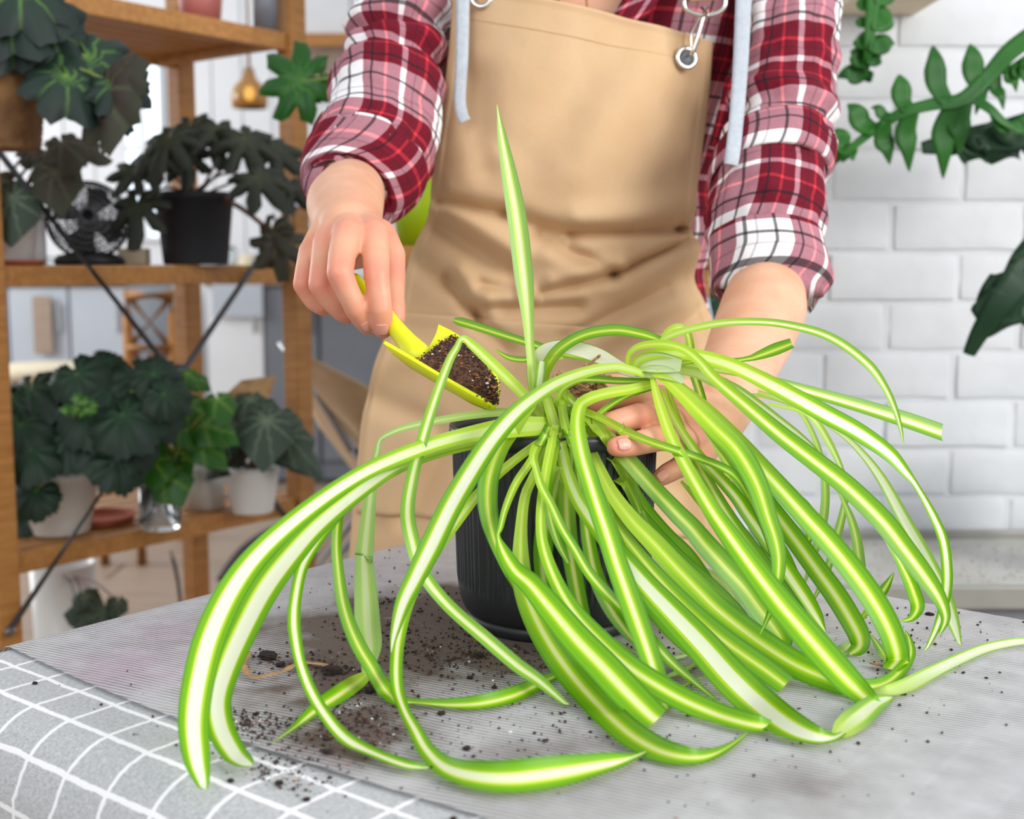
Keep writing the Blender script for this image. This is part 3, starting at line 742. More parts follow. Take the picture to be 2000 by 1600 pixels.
leaf(LF, [(1130,835,14,.94),(1150,869,18,.932),(1169,912,22),(1194,962,28),(1234,1016,34),(1278,1062,40),(1319,1107,44),(1360,1150,50),(1400,1190,54),(1450,1230,56),(1500,1266,56),(1552,1298,54),(1605,1322,50),(1650,1338,42),(1700,1342,32,'t'),(1737,1330,27,'t'),(1764,1304,22),(1779,1277,18),(1776,1250,12),(1768,1231,2,.93)], fold=.15, n=5)
leaf(LF, [(1150,890,10,.935),(1175,969,18,.92),(1203,1025,26),(1240,1075,30),(1287,1131,36),(1334,1181,42),(1379,1223,44),(1419,1255,45),(1458,1283,46),(1497,1310,46),(1534,1338,44,'t')], fold=.15)
# blades hanging against the pot
leaf(LF, [(1105,860,12,.93),(1098,895,18,.925),(1085,950,28),(1070,1010,36),(1062,1060,38),(1061,1110,36),(1069,1170,34),(1083,1230,28),(1096,1272,14,'t')])
leaf(LF, [(1085,830,14,.935),(1078,862,17,.918),(1069,906,18),(1059,969,19),(1056,1031,20),(1066,1085,25),(1092,1148,30),(1125,1200,36),(1172,1252,43),(1219,1295,46),(1269,1330,47),(1328,1364,47),(1391,1392,46),(1440,1408,44),(1480,1417,40,'t'),(1510,1420,24,'t')], fold=.15)
leaf(LF, [(1112,850,16,.93),(1109,881,20,.922),(1106,925,27),(1106,984,34),(1110,1047,36),(1119,1109,34),(1131,1172,32),(1144,1225,29),(1158,1262,22),(1170,1290,8,'t')])
leaf(LF, [(1090,845,14,.928),(1078,900,20,.912),(1068,960,22),(1075,1010,20),(1090,1060,16),(1110,1100,10,.89)])
leaf(LF, [(1118,840,14,.928),(1140,905,20,.915),(1172,975,26),(1195,1040,30),(1225,1110,34),(1270,1180,38),(1330,1245,40),(1400,1300,36),(1470,1345,24),(1520,1375,6,'t')], fold=.2)
# leaves of the first crown rising behind
leaf(LF, [(1055,800,18,.985),(1062,735,22,.99),(1080,697,24),(1110,670,23),(1150,652,22),(1200,645,22),(1240,650,20),(1282,662,16),(1320,682,8,.96)], wh=.1)
leaf(LF, [(1050,800,16,.99),(1040,740,22,1.0),(1046,708,27),(1065,688,30),(1098,679,28),(1132,684,30),(1170,697,30),(1210,718,24),(1245,732,18),(1275,738,10,.965)], fold=.3, wh=.9)
leaf(LF, [(1052,800,18,.985),(1052,762,20),(1056,730,20),(1059,706,16,.985)], fold=.4, wh=.5,pale=.3)
leaf(LF, [(1215,720,8,1.0),(1160,702,14,1.03),(1100,692,14),(1050,676,15),(980,654,16),(930,638,17),(900,629,17),(886,625,8,1.07)], fold=.3, wh=.1,pale=.0)
leaf(LF, [(1100,700,6,1.02),(1058,697,10),(1022,703,12),(992,698,10),(966,682,2,1.04)], fold=.3)
# connecting stems between the two crowns
leaf('stem', [(1082,810,14,.955),(1088,785,14),(1100,760,12),(1130,744,13),(1160,742,14),(1210,745,14),(1272,745,10,.955)], fold=.5)
leaf('stem', [(1140,830,12,.94),(1160,818,12),(1190,794,13),(1228,772,13),(1274,758,10,.95)], fold=.5)
leaf('stem', [(1100,765,16,.96),(1118,785,18),(1140,806,20),(1150,830,16,.935)], fold=.4)
leaf('stem', [(1130,800,14,.945),(1175,818,15,.935),(1212,838,17,.925),(1216,842,20,.925),(1260,860,16,.915),(1312,878,16,.915),(1360,894,16),(1410,914,17),(1440,935,16),(1470,985,13),(1495,1045,10),(1510,1100,5,.95)], fold=.45, n=5)
leaf('stem', [(1082,775,16,.965),(1080,800,17),(1072,835,18),(1055,870,16,.92)], fold=.4)
leaf('stem', [(1100,765,15,.96),(1101,795,18),(1105,830,18),(1118,875,16,.922)], fold=.4)
leaf('stem', [(1068,770,16,.965),(1070,800,18),(1078,840,18),(1088,880,16,.92)], fold=.4)
# second crown: sheath of leaf bases
leaf('leaf_base', [(1236,722,16,.955),(1255,712,34),(1290,712,40),(1330,716,26,.945)], fold=.6, wh=.9, pale=.5)
leaf('leaf_base', [(1240,732,10,.95),(1270,728,24),(1305,732,24),(1335,745,14,.94)], fold=.6, wh=.9, pale=.5)
leaf(LF, [(1282,690,8,.96),(1290,670,12),(1312,655,14),(1362,640,15),(1425,630,15),(1500,630,15),(1562,640,16),(1612,655,17),(1656,680,18),(1700,717,18),(1727,755,15),(1744,790,13),(1757,829,9),(1765,870,2,.93)], fold=.25, wh=.3,pale=.2)
leaf(LF, [(1290,720,10,.965),(1340,708,12),(1380,704,10),(1425,705,9),(1462,701,11),(1485,694,18),(1515,683,24),(1547,671,20,.96)], fold=.3)
leaf(LF, [(1290,722,12,.97),(1360,718,14),(1430,728,12),(1503,742,14),(1590,768,22),(1678,793,27),(1765,820,31),(1840,846,32,1.02)], fold=.25, wh=.30,pale=.1)
leaf(LF, [(1238,722,16,.955),(1246,704,18),(1270,693,20),(1310,690,22),(1350,693,24),(1400,705,27),(1450,724,30),(1525,762,34),(1612,810,37),(1678,846,36),(1735,886,30),(1768,922,20),(1790,950,12),(1822,1007,17),(1843,1059,20),(1850,1125,21),(1845,1175,19),(1830,1225,14),(1803,1282,3,.92)], fold=.2, n=5, wh=.42)
leaf(LF, [(1226,722,10,.95),(1230,692,12),(1252,676,14),(1296,672,16),(1335,682,18),(1366,706,20),(1396,740,24),(1459,794,30),(1525,850,36),(1595,904,39),(1656,952,41),(1722,1016,43),(1766,1072,42),(1809,1130,38),(1836,1172,28),(1847,1208,18),(1836,1238,5,.88)], fold=.15, n=5, wh=.24)
leaf(LF, [(1700,1000,6,.93),(1745,1075,14),(1771,1124,24),(1786,1161,28),(1792,1187,26),(1780,1208,14),(1758,1214,2,.92)])
leaf(LF, [(1480,765,8,.97),(1560,795,8),(1639,845,10),(1682,884,14),(1722,937,20),(1766,1016,26),(1809,1094,31),(1842,1164,34),(1862,1218,24),(1877,1267,3,'t')], fold=.15, wh=.55,pale=.35)
leaf(LF, [(1278,728,14,.945),(1300,742,20),(1330,768,28),(1365,803,36),(1400,838,42),(1434,872,44),(1461,912,45),(1482,955,42),(1498,1005,38),(1514,1052,33),(1521,1092,29),(1518,1136,24),(1508,1184,15),(1497,1213,9),(1484,1240,2,.85)], fold=.2, n=5, wh=.12)
leaf(LF, [(1300,733,14,.95),(1340,765,20),(1387,806,26),(1440,862,34),(1487,914,38),(1531,962,41),(1576,1012,44),(1625,1066,46),(1670,1122,48),(1709,1178,49),(1737,1230,48),(1752,1275,46),(1752,1298,42,'t'),(1740,1310,30,'t')], fold=.15, n=5, wh=.20)
leaf(LF, [(1296,738,10,.96),(1340,785,16),(1390,845,22),(1440,905,28),(1480,958,32),(1518,1008,36),(1557,1060,40),(1595,1112,42),(1632,1163,44),(1660,1208,44),(1678,1243,42),(1678,1265,32),(1660,1278,16,'t')], fold=.15, n=5)
leaf(LF, [(1274,733,10,.945),(1282,770,16),(1295,812,21),(1312,857,24),(1337,905,26),(1362,950,30),(1392,1000,36),(1427,1050,42),(1460,1096,47),(1490,1136,51),(1524,1180,55),(1560,1222,58),(1598,1266,59),(1637,1310,58),(1672,1346,50),(1700,1370,34),(1726,1378,8,'t')], fold=.12, n=5, wh=.22)
leaf(LF, [(1292,760,8,.95),(1312,808,13),(1340,855,17),(1370,896,20),(1405,934,24),(1437,970,27),(1460,1004,29),(1490,1046,32),(1520,1092,36),(1545,1130,38),(1572,1170,36),(1595,1206,26),(1612,1234,3,.95)], fold=.2, wh=.30)
leaf(LF, [(1345,790,6,.97),(1380,840,12),(1420,905,18),(1462,975,22),(1500,1035,26),(1535,1095,26),(1560,1150,20),(1580,1200,6,.97)], fold=.2)
leaf(LF, [(1440,770,6,1.0),(1500,776,8),(1555,798,9),(1586,845,11),(1606,906,13),(1612,972,17),(1604,1037,17),(1586,1094,12),(1568,1150,3,1.03)], pale=.5)
leaf(LF, [(1500,790,6,.99),(1560,802,9),(1590,820,13),(1614,856,15),(1639,906,11),(1652,950,9),(1648,994,14),(1634,1050,17),(1612,1125,13),(1584,1180,4,1.0)], pale=.4)
leaf(LF, [(1600,880,5,.98),(1630,940,8),(1648,980,10),(1664,1020,16),(1675,1068,21),(1681,1134,23),(1680,1165,16,.98)], pale=.4)
leaf(LF, [(1420,930,10,.98),(1480,945,16),(1530,962,20),(1562,982,24),(1580,1005,22),(1582,1040,16),(1575,1075,6,.98)])
leaf(LF, [(1288,690,8,.99),(1300,655,14),(1322,640,15),(1342,650,15,1.0),(1350,690,17),(1354,725,18),(1372,785,17),(1384,850,13),(1389,915,10),(1386,965,4,1.0)])
leaf(LF, [(1282,720,14,.96),(1350,727,20),(1390,742,25),(1437,765,26),(1478,792,23),(1525,826,19),(1562,853,14),(1595,885,10),(1616,930,3,.97)], fold=.3, wh=.5,pale=.4)
leaf(LF, [(1676,1215,8,.95),(1697,1192,14),(1718,1164,19),(1733,1142,15),(1746,1118,2,.95)], fold=.3)
leaf(LF, [(1358,1104,3,'t'),(1390,1122,16,'t'),(1415,1140,20,'t'),(1433,1168,16,'t'),(1450,1202,8,'t')], fold=.2, pale=.6)
leaf(LF, [(1700,1354,12,'t'),(1735,1352,26,'t'),(1772,1340,30,'t'),(1818,1316,28,'t'),(1870,1291,25,'t'),(1930,1267,22,'t'),(2000,1255,19,'t'),(2060,1258,10,'t')], fold=.2, wh=.7,pale=.35)
leaf(LF, [(1195,1335,8,'t'),(1240,1332,14,'t'),(1290,1330,14,'t'),(1340,1310,16,'t'),(1372,1290,8,'t')], fold=.2, pale=.6)
leaf(LF, [(1290,1385,6,'t'),(1320,1360,8,'t'),(1350,1340,8,'t'),(1385,1330,4,'t')], fold=.2)
leaf(LF, [(1200,1250,4,'t'),(1240,1275,10,'t'),(1290,1287,12,'t'),(1330,1284,12,'t'),(1362,1272,6,'t')], fold=.2, wh=.5,pale=.5)
leaf(LF, [(1590,1310,6,'t'),(1620,1292,18,'t'),(1648,1270,24,'t'),(1672,1250,10,'t')], fold=.2, pale=.5)
leaf(LF, [(1530,1262,4,'t'),(1545,1270,10,'t'),(1568,1285,10,'t'),(1600,1296,3,'t')], fold=.2)
leaf(LF, [(1740,1300,18,'t'),(1728,1285,20,'t'),(1712,1262,14,'t'),(1700,1248,3,'t')], fold=.2)
# more blades filling the middle of the clump
leaf(LF, [(1300,745,8,.965),(1318,800,12),(1345,870,16),(1385,945,22),(1430,1020,28),(1480,1090,34),(1530,1160,36),(1575,1225,32),(1605,1270,10,'t')], fold=.15)
leaf(LF, [(1120,820,10,.95),(1160,880,16,.945),(1210,950,22),(1270,1030,28),(1330,1095,32),(1390,1150,34),(1440,1195,26),(1480,1235,6,.95)], fold=.15)
leaf(LF, [(1330,940,6,.96),(1370,985,14),(1420,1045,22),(1465,1100,26),(1505,1150,20),(1530,1190,4,.97)], fold=.2)

# dry roots and bits between the crowns
debris = bmesh.new()
dr = random.Random(4)
for i in range(46):
    c = P(dr.uniform(1090, 1185), dr.uniform(730, 760) + (dr.random() ** 2) * 25, dr.uniform(.97, 1.0))
    d = Vector((dr.uniform(-1, 1), dr.uniform(-1, 1), dr.uniform(-.4, .7))).normalized() * dr.uniform(.003, .010)
    u_, v_ = frame_of(d)
    box_bm(debris, c, d, u_ * dr.uniform(.0006, .0022), v_ * .0006)
for px, py, qx, qy in ((1130, 728, 1165, 700), (1120, 740, 1145, 712), (1165, 700, 1172, 694), (1100, 745, 1080, 735)):
    a, c = P(px, py, .98), P(qx, qy, .97); d = (c - a) / 2; u_, v_ = frame_of(d)
    box_bm(debris, (a + c) / 2, d, u_ * .0007, v_ * .0007)
o = bm_obj('dry_roots', debris, M['dry'], plant); o['kind'] = 'stuff'; o['label'] = 'brown dry roots and husks between the crowns'

# ------------------------------------------------------------------ the gardener
import numpy as np
person = thing('person', (P(1100, 900, 1.55).x, 1.55 * K, 0.0), 'person in a red plaid flannel shirt and tan apron, filling the pot', 'person')

def capsule_bm(bm, p0, r0, p1, r1, seg=36):
    p0, p1 = Vector(p0), Vector(p1)
    d = p1 - p0; ln = d.length; t = d.normalized(); u, v = frame_of(t)
    rows = []
    for a in (-90, -72, -54, -36, -18, 0): rows.append((p0 + t * (r0 * math.sin(math.radians(a))), r0 * math.cos(math.radians(a))))
    for a in (0, 18, 36, 54, 72, 90): rows.append((p1 + t * (r1 * math.sin(math.radians(a))), r1 * math.cos(math.radians(a))))
    rings = []
    for c, r in rows:
        if r < 1e-6: rings.append([bm.verts.new(c)])
        else: rings.append([bm.verts.new(c + (u * math.cos(2 * math.pi * k / seg) + v * math.sin(2 * math.pi * k / seg)) * r) for k in range(seg)])
    for a, b in zip(rings, rings[1:]):
        for k in range(seg):
            k2 = (k + 1) % seg
            if len(a) == 1: bm.faces.new((a[0], b[k2], b[k]))
            elif len(b) == 1: bm.faces.new((a[k], a[k2], b[0]))
            else: bm.faces.new((a[k], a[k2], b[k2], b[k]))
bm = bmesh.new()
def chain(pts):
    q = [(P(x, y, d), r) for x, y, d, r in pts]
    for (a, ra), (b, rb_) in zip(q, q[1:]): capsule_bm(bm, a, ra, b, rb_)
    return q
KN = []      # (point, radius, strength) of redder skin
def finger(pts, blush=True):
    q = chain(pts)
    if blush:
        for i, (p, r) in enumerate(q):
            KN.append((p, r * 1.15, (0.75, 0.25, 0.85, 0.3, 0.6, 0.8, 0.9)[min(i, 6)]))
    return q
# hand with the scoop (left in the picture)
wr = (684, 446, 1.10)
chain([(700, 310, 1.40, .030), (686, 375, 1.31, .030), (674, 400, 1.21, .0318), (677, 434, 1.12, .0270), (682, 452, 1.085, .0245)])
mcp = [(729, 460, 1.04, .0118), (682, 460, 1.033, .0120), (639, 478, 1.05, .0108), (609, 492, 1.07, .0098)]
for m_, off in zip(mcp, (22, 4, -14, -32)):
    chain([(684 + off, 447, 1.09, .0165), m_])
for a, b in zip(mcp, mcp[1:]): chain([(a[0], a[1] + 3, a[2] + .014, .0095), (b[0], b[1] + 3, b[2] + .014, .009)])
chain([(715, 485, 1.075, .014), (630, 505, 1.085, .013)])
ix = finger([mcp[0], (734, 500, 1.02, .0096), (736, 540, 1.003, .0090), (740, 572, 1.0, .0083), (743, 602, 1.0, .0083), (746, 628, 1.005, .0077), (748, 644, 1.01, .0066)])
md = finger([mcp[1], (668, 498, 1.010, .0098), (664, 534, .992, .0093), (680, 570, .994, .0081), (695, 602, 1.0, .0081), (709, 624, 1.008, .0076), (718, 637, 1.014, .0066)])
rg = finger([mcp[2], (630, 520, 1.03, .0088), (626, 556, 1.020, .0087), (639, 578, 1.022, .0077), (653, 594, 1.025, .0076), (668, 610, 1.030, .0070), (677, 617, 1.033, .0062)])
pk = finger([mcp[3], (598, 525, 1.052, .0078), (593, 556, 1.044, .0078), (603, 575, 1.046, .0069), (613, 589, 1.048, .0068), (625, 599, 1.050, .0062), (633, 604, 1.053, .0055)])
th = finger([(735, 468, 1.095, .0165), (757, 500, 1.08, .0135), (764, 540, 1.062, .0105), (764, 580, 1.045, .0098), (768, 605, 1.035, .0088), (772, 622, 1.03, .0072)])
# hand on the pot (right in the picture)
chain([(1508, 480, 1.33, .030), (1502, 550, 1.295, .0320), (1492, 600, 1.255, .0366), (1470, 655, 1.205, .0345), (1432, 740, 1.125, .0285), (1402, 800, 1.065, .0250), (1388, 826, 1.045, .0235)])
mc2 = [(1308, 786, 1.005, .0118), (1322, 822, .99, .0118), (1337, 862, .985, .0112), (1356, 898, .99, .0102)]
for m_, off in zip(mc2, (-14, -5, 5, 14)): chain([(1386, 822 + off, 1.04, .0155), m_])
for a, b in zip(mc2, mc2[1:]): chain([(a[0] + 8, a[1], a[2] + .012, .0115), (b[0] + 8, b[1], b[2] + .012, .011)])
chain([(1370, 800, 1.045, .015), (1372, 870, 1.035, .014)])
f1 = finger([mc2[0], (1260, 776, .99, .0094), (1215, 777, .98, .0088), (1190, 781, .976, .0082), (1172, 785, .973, .008), (1155, 790, .97, .0066)])
f2 = finger([mc2[1], (1285, 816, .972, .0098), (1247, 814, .958, .0092), (1220, 820, .95, .0084), (1196, 827, .946, .0082), (1176, 834, .944, .0068)])
f3 = finger([mc2[2], (1315, 855, .962, .0094), (1290, 855, .948, .009), (1262, 862, .936, .0083), (1235, 868, .928, .008), (1212, 872, .921, .0072), (1203, 873, .919, .0064)])
f4 = finger([mc2[3], (1350, 902, .98, .0084), (1336, 908, .97, .0078), (1318, 917, .962, .0072), (1303, 925, .957, .007), (1292, 932, .954, .0062), (1286, 936, .953, .0056)])
chain([(1372, 790, 1.06, .016), (1310, 764, 1.055, .012), (1230, 755, 1.045, .0098), (1165, 757, 1.03, .009), (1140, 760, 1.022, .0076)])
# upper arms, shoulders, chest, neck and head
chain([(870, -40, 1.60, .030), (770, 120, 1.50, .032), (700, 305, 1.405, .031)])
chain([(1430, -40, 1.61, .030), (1540, 190, 1.45, .032), (1510, 460, 1.34, .031)])
for x, y, r in ((1065, 70, .074), (1215, 70, .074), (1070, 300, .064), (1210, 300, .064), (960, -60, .05), (1320, -60, .05)):
    chain([(x, y, 1.575, r), (1140, y + 10, 1.57, r)])
chain([(1145, -60, 1.555, .058), (1145, -180, 1.53, .052), (1145, -300, 1.52, .054)])
chain([(1145, -430, 1.50, .074), (1145, -360, 1.475, .058), (1145, -320, 1.46, .04)])
chain([(1145, -470, 1.53, .078), (1145, -480, 1.56, .080)])
chain([(1145, -415, 1.40, .008), (1145, -385, 1.385, .011)])
me = bpy.data.meshes.new('body'); bm.to_mesh(me); bm.free()
raw = bpy.data.objects.new('body', me); COL.objects.link(raw)
rm = raw.modifiers.new('remesh', 'REMESH'); rm.mode = 'VOXEL'; rm.voxel_size = 0.0015; rm.adaptivity = 0.0
sm = raw.modifiers.new('smooth', 'SMOOTH'); sm.factor = 0.5; sm.iterations = 4
dg = bpy.context.evaluated_depsgraph_get(); dg.update()
me2 = bpy.data.meshes.new_from_object(raw.evaluated_get(dg))
bpy.data.objects.remove(raw, do_unlink=True)
me2.name = 'body'; me2.materials.clear(); me2.materials.append(M['skin'])
me2.polygons.foreach_set('use_smooth', [True] * len(me2.polygons))
n_ = len(me2.vertices); co = np.empty(n_ * 3, np.float32); me2.vertices.foreach_get('co', co); co = co.reshape(-1, 3)
bl = np.zeros(n_, np.float32)
for p, r, s in KN:
    d2 = ((co - np.array(p, np.float32)) ** 2).sum(1)
    bl = np.maximum(bl, s * np.exp(-d2 / (2 * (r * 0.95) ** 2)))
# skin creases over the finger joints
at = me2.attributes.new('blush', 'FLOAT', 'POINT'); at.data.foreach_set('value', bl)
body = bpy.data.objects.new('body', me2); COL.objects.link(body); attach(body, person)
body['label'] = 'bare forearms and hands, one gripping the scoop, the other spread on the pot'

def nail(q, j, facing, w, l, off=0.9):
    """curved fingernail near the end of finger q; facing = direction the nail looks"""
    (a, ra), (b, rb_) = q[-2], q[-1]
    t = (b - a).normalized(); nrm = Vector(facing); nrm = (nrm - t * nrm.dot(t)).normalized(); s = t.cross(nrm)
    c = lerp(a, b, j); r = ra * off
    vs_, fs = [], []
    NU, NV = 8, 8
    for i in range(NV + 1):
        v = i / NV * 2 - 1
        for k in range(NU + 1):
            u = k / NU * 2 - 1
            hw = w * math.sqrt(max(0.0, 1 - (0.9 * v) ** 4))
            ang = u * hw / r
            rr = r * (1.02 - 0.10 * max(0, v) ** 2)
            vs_.append(c + t * (v * l) + (nrm * math.cos(ang) + s * math.sin(ang)) * rr)
    for i in range(NV):
        for k in range(NU):
            x = i * (NU + 1) + k; fs.append((x, x + 1, x + NU + 2, x + NU + 1))
    o = mesh_obj('fingernail', vs_, fs, M['nail'], body)
    md_ = o.modifiers.new('solid', 'SOLIDIFY'); md_.thickness = 0.0007; md_.offset = 0
    return o
TOCAM = Vector((0, -1, 0.12))
nail(ix, .30, TOCAM, .0046, .0052, .93)
nail(md, .25, (.15, -1, -.1), .0042, .0048, .93)
nail(f3, .2, (0.0, -1, .35), .0042, .0048, .93)
nail(f4, .2, (0.0, -1, .35), .0036, .0042, .93)

# ---- shirt
def sleeve(stations, wr_fn, seg=96, sub=18, tuck=True):
    v, f, uv, n = loft(stations, seg, sub)
    out = []
    for i in range(n):
        row = v[i * seg:(i + 1) * seg]; c = sum(row, Vector()) / seg
        for k in range(seg):
            d = row[k] - c; L = d.length
            out.append(c + d * (1 + wr_fn(2 * math.pi * k / seg, uv[i * seg][1], row[k]) / L))
    if tuck:      # turn the end of the sleeve inwards
        last = out[-seg:]; c = sum(last, Vector()) / seg; prevc = sum(out[-3 * seg:-2 * seg], Vector()) / seg
        back = (prevc - c).normalized()
        base = len(out) - seg
        for j, (sc, bk) in enumerate(((.96, -.003), (.90, -.003), (.86, .002), (.84, .02))):
            for k in range(seg):
                out.append(c + (last[k] - c) * sc + back * bk); uv.append((uv[base + k][0], uv[base + k][1] + .004 * (j + 1)))
            for k in range(seg):
                k2 = (k + 1) % seg; a = base + j * seg
                f.append((a + k, a + k2, a + seg + k2, a + seg + k))
    return out, f, uv
def gs(x, w): return math.exp(-(x / w) ** 2)
def wr_right(th, run, p):
    w = 0.005 * noise.noise(Vector((math.cos(th) * 1.6, math.sin(th) * 1.6, run * 26)))
    w += 0.0032 * noise.noise(Vector((math.cos(th) * 3, math.sin(th) * 3, run * 60 + 4)))
    sl = 0.012 * math.cos(th - .6)
    w += 0.0075 * gs(run - .207 - sl, .013) - 0.0065 * gs(run - .229 - sl, .010)
    w += 0.0050 * gs(run - .255 - .010 * math.cos(th + .8), .012) - 0.0065 * gs(run - .279 - .006 * math.cos(th), .009)
    w -= 0.0045 * gs(run - .12 - .03 * math.cos(th), .012) * (0.5 + 0.5 * math.cos(th - 2.6))
    return w
v, f, uv = sleeve([((1440, -150), (1640, -130), 1.52, .8), ((1452, -60), (1642, -50), 1.50, .85), ((1455, 20), (1638, 20), 1.475, .9), ((1445, 110), (1634, 110), 1.445, .9), ((1430, 200), (1628, 200), 1.42, .9), ((1412, 290), (1622, 292), 1.39, 1.0), ((1388, 360), (1614, 352), 1.365, 1.05), ((1374, 425), (1606, 425), 1.342, 1.05), ((1390, 480), (1598, 488), 1.325, 1.0), ((1402, 525), (1600, 538), 1.312, .92), ((1412, 548), (1584, 562), 1.308, .82)], wr_right)
mesh_obj('sleeve', v, f, M['plaid'], person, uvs=uv)
def wr_left(th, run, p):
    w = 0.005 * noise.noise(Vector((math.cos(th) * 1.6, math.sin(th) * 1.6, run * 26 + 9)))
    w += 0.0032 * noise.noise(Vector((math.cos(th) * 3, math.sin(th) * 3, run * 60 + 14)))
    sl = 0.02 * math.cos(th - 2.4)
    w += 0.0060 * gs(run - .115 - sl, .012) - 0.0075 * gs(run - .135 - sl, .009)
    w += 0.0055 * gs(run - .158 - sl * .8, .011) - 0.0065 * gs(run - .178 - sl * .6, .008)
    w += 0.0045 * gs(run - .20, .012)
    return w
v, f, uv = sleeve([((700, -150), (880, -120), 1.55, .8), ((692, -60), (880, -40), 1.52, .85), ((690, 10), (878, 25), 1.49, .9), ((680, 85), (868, 110), 1.46, .9), ((655, 145), (862, 190), 1.425, .95), ((634, 215), (856, 265), 1.395, .95), ((612, 265), (850, 318), 1.37, .95), ((602, 300), (826, 362), 1.345, .92), ((600, 322), (786, 396), 1.325, .85), ((606, 334), (752, 402), 1.315, .80)], wr_left)
mesh_obj('sleeve', v, f, M['plaid'], person, uvs=uv)
def wr_torso(th, run, p):
    return 0.003 * noise.noise(p * 16) + 0.0025 * noise.noise(p * 40)
v, f, uv = sleeve([((980, -230), (1310, -230), 1.60, .55), ((860, -130), (1440, -130), 1.58, .48), ((825, -50), (1500, -50), 1.58, .54), ((838, 80), (1470, 80), 1.575, .58), ((846, 220), (1432, 220), 1.575, .58), ((850, 340), (1398, 350), 1.575, .52), ((848, 430), (1392, 450), 1.575, .54), ((838, 520), (1376, 540), 1.58, .54), ((828, 620), (1392, 640), 1.58, .52)], wr_torso, seg=128, sub=14, tuck=False)
# neck opening: leave out the faces of the open collar
def to_px(p):
    q = p - CAM; t = q.dot(FWD); return 1000 + FPX * q.x / t, 800 - FPX * q.dot(UPV) / t
poly = [(1050, -240), (1080, -60), (1092, 30), (1150, 110), (1205, 40), (1232, -20), (1275, -240)]
def inside(x, y):
    r = False; j = len(poly) - 1
    for i in range(len(poly)):
        (xi, yi), (xj, yj) = poly[i], poly[j]
        if (yi > y) != (yj > y) and x < (xj - xi) * (y - yi) / (yj - yi) + xi: r = not r
        j = i
    return r
keep = []
for fc in f:
    c = sum((v[i] for i in fc), Vector()) / len(fc)
    if c.y < 1.50 * K and inside(*to_px(c)): continue
    keep.append(fc)
mesh_obj('shirt_body', v, keep, M['plaid'], person, uvs=uv)
def flap(name, quad, mat, th, n=10, bulge=0.0, uvs=True):
    """cloth patch from four (px, py, distance) corners"""
    A, B, C_, D = [P(*q) for q in quad]
    vs_, fs, uv_ = [], [], []
    for i in range(n + 1):
        for j in range(n + 1):
            s, t = i / n, j / n
            p = A * (1 - s) * (1 - t) + B * s * (1 - t) + C_ * s * t + D * (1 - s) * t
            p.y -= bulge * math.sin(math.pi * s) * math.sin(math.pi * t) - 0.0012 * noise.noise(p * 60)
            vs_.append(p); uv_.append((s * (B - A).length + .04, t * (D - A).length + .02))
    for i in range(n):
        for j in range(n):
            a = i * (n + 1) + j; fs.append((a, a + n + 1, a + n + 2, a + 1))
    o = mesh_obj(name, vs_, fs, mat, person, uvs=uv_)
    md_ = o.modifiers.new('solid', 'SOLIDIFY'); md_.thickness = th; md_.offset = 0
    return o
flap('collar', [(1180, 66, 1.425), (1222, -10, 1.44), (1330, -60, 1.44), (1262, 34, 1.425)], M['plaid'], .003, bulge=.004)
flap('collar', [(1100, 40, 1.43), (1086, -30, 1.44), (1020, -70, 1.45), (1042, 20, 1.43)], M['plaid'], .003, bulge=.003)
flap('button_placket', [(1418, 150, 1.452), (1470, 160, 1.462), (1420, 300, 1.452), (1384, 290, 1.447)], M['plaid'], .003, bulge=.004)

# rolled cuffs
def cuff(stations, amp, seed):
    v, f, uv, n = loft(stations, 96, 8)
    out = []
    for i in range(n):
        row = v[i * 96:(i + 1) * 96]; c = sum(row, Vector()) / 96; t = i / (n - 1)
        for k in range(96):
            d = row[k] - c; th = 2 * math.pi * k / 96
            w = amp * math.sin(math.pi * t) ** .5 - amp * .4 + .0022 * noise.noise(Vector((math.cos(th) * 2.2, math.sin(th) * 2.2, t * 1.5 + seed)))
            out.append(c + d * (1 + w / d.length))
    return mesh_obj('cuff', out, f, M['plaid'], person, uvs=[(a + .03, b + .07 + seed * .013) for a, b in uv])
cuff([((1384, 462), (1604, 470), 1.325, 1.06), ((1386, 490), (1608, 500), 1.318, 1.06), ((1391, 525), (1617, 538), 1.308, 1.0), ((1394, 548), (1618, 560), 1.300, .94), ((1404, 560), (1600, 576), 1.296, .86), ((1412, 554), (1586, 568), 1.300, .80)], .0045, 1)
cuff([((602, 280), (836, 346), 1.362, .98), ((595, 300), (828, 366), 1.350, .97), ((591, 322), (796, 398), 1.332, .92), ((593, 338), (764, 412), 1.318, .86), ((603, 346), (748, 410), 1.313, .80), ((614, 342), (742, 400), 1.317, .74)], .004, 5)
# bunched fold of the sleeve over the elbow
cuff([((1406, 292), (1626, 288), 1.395, 1.0), ((1398, 308), (1628, 298), 1.388, 1.04), ((1386, 336), (1624, 330), 1.372, 1.06), ((1384, 352), (1616, 346), 1.366, 1.0)], .004, 9)

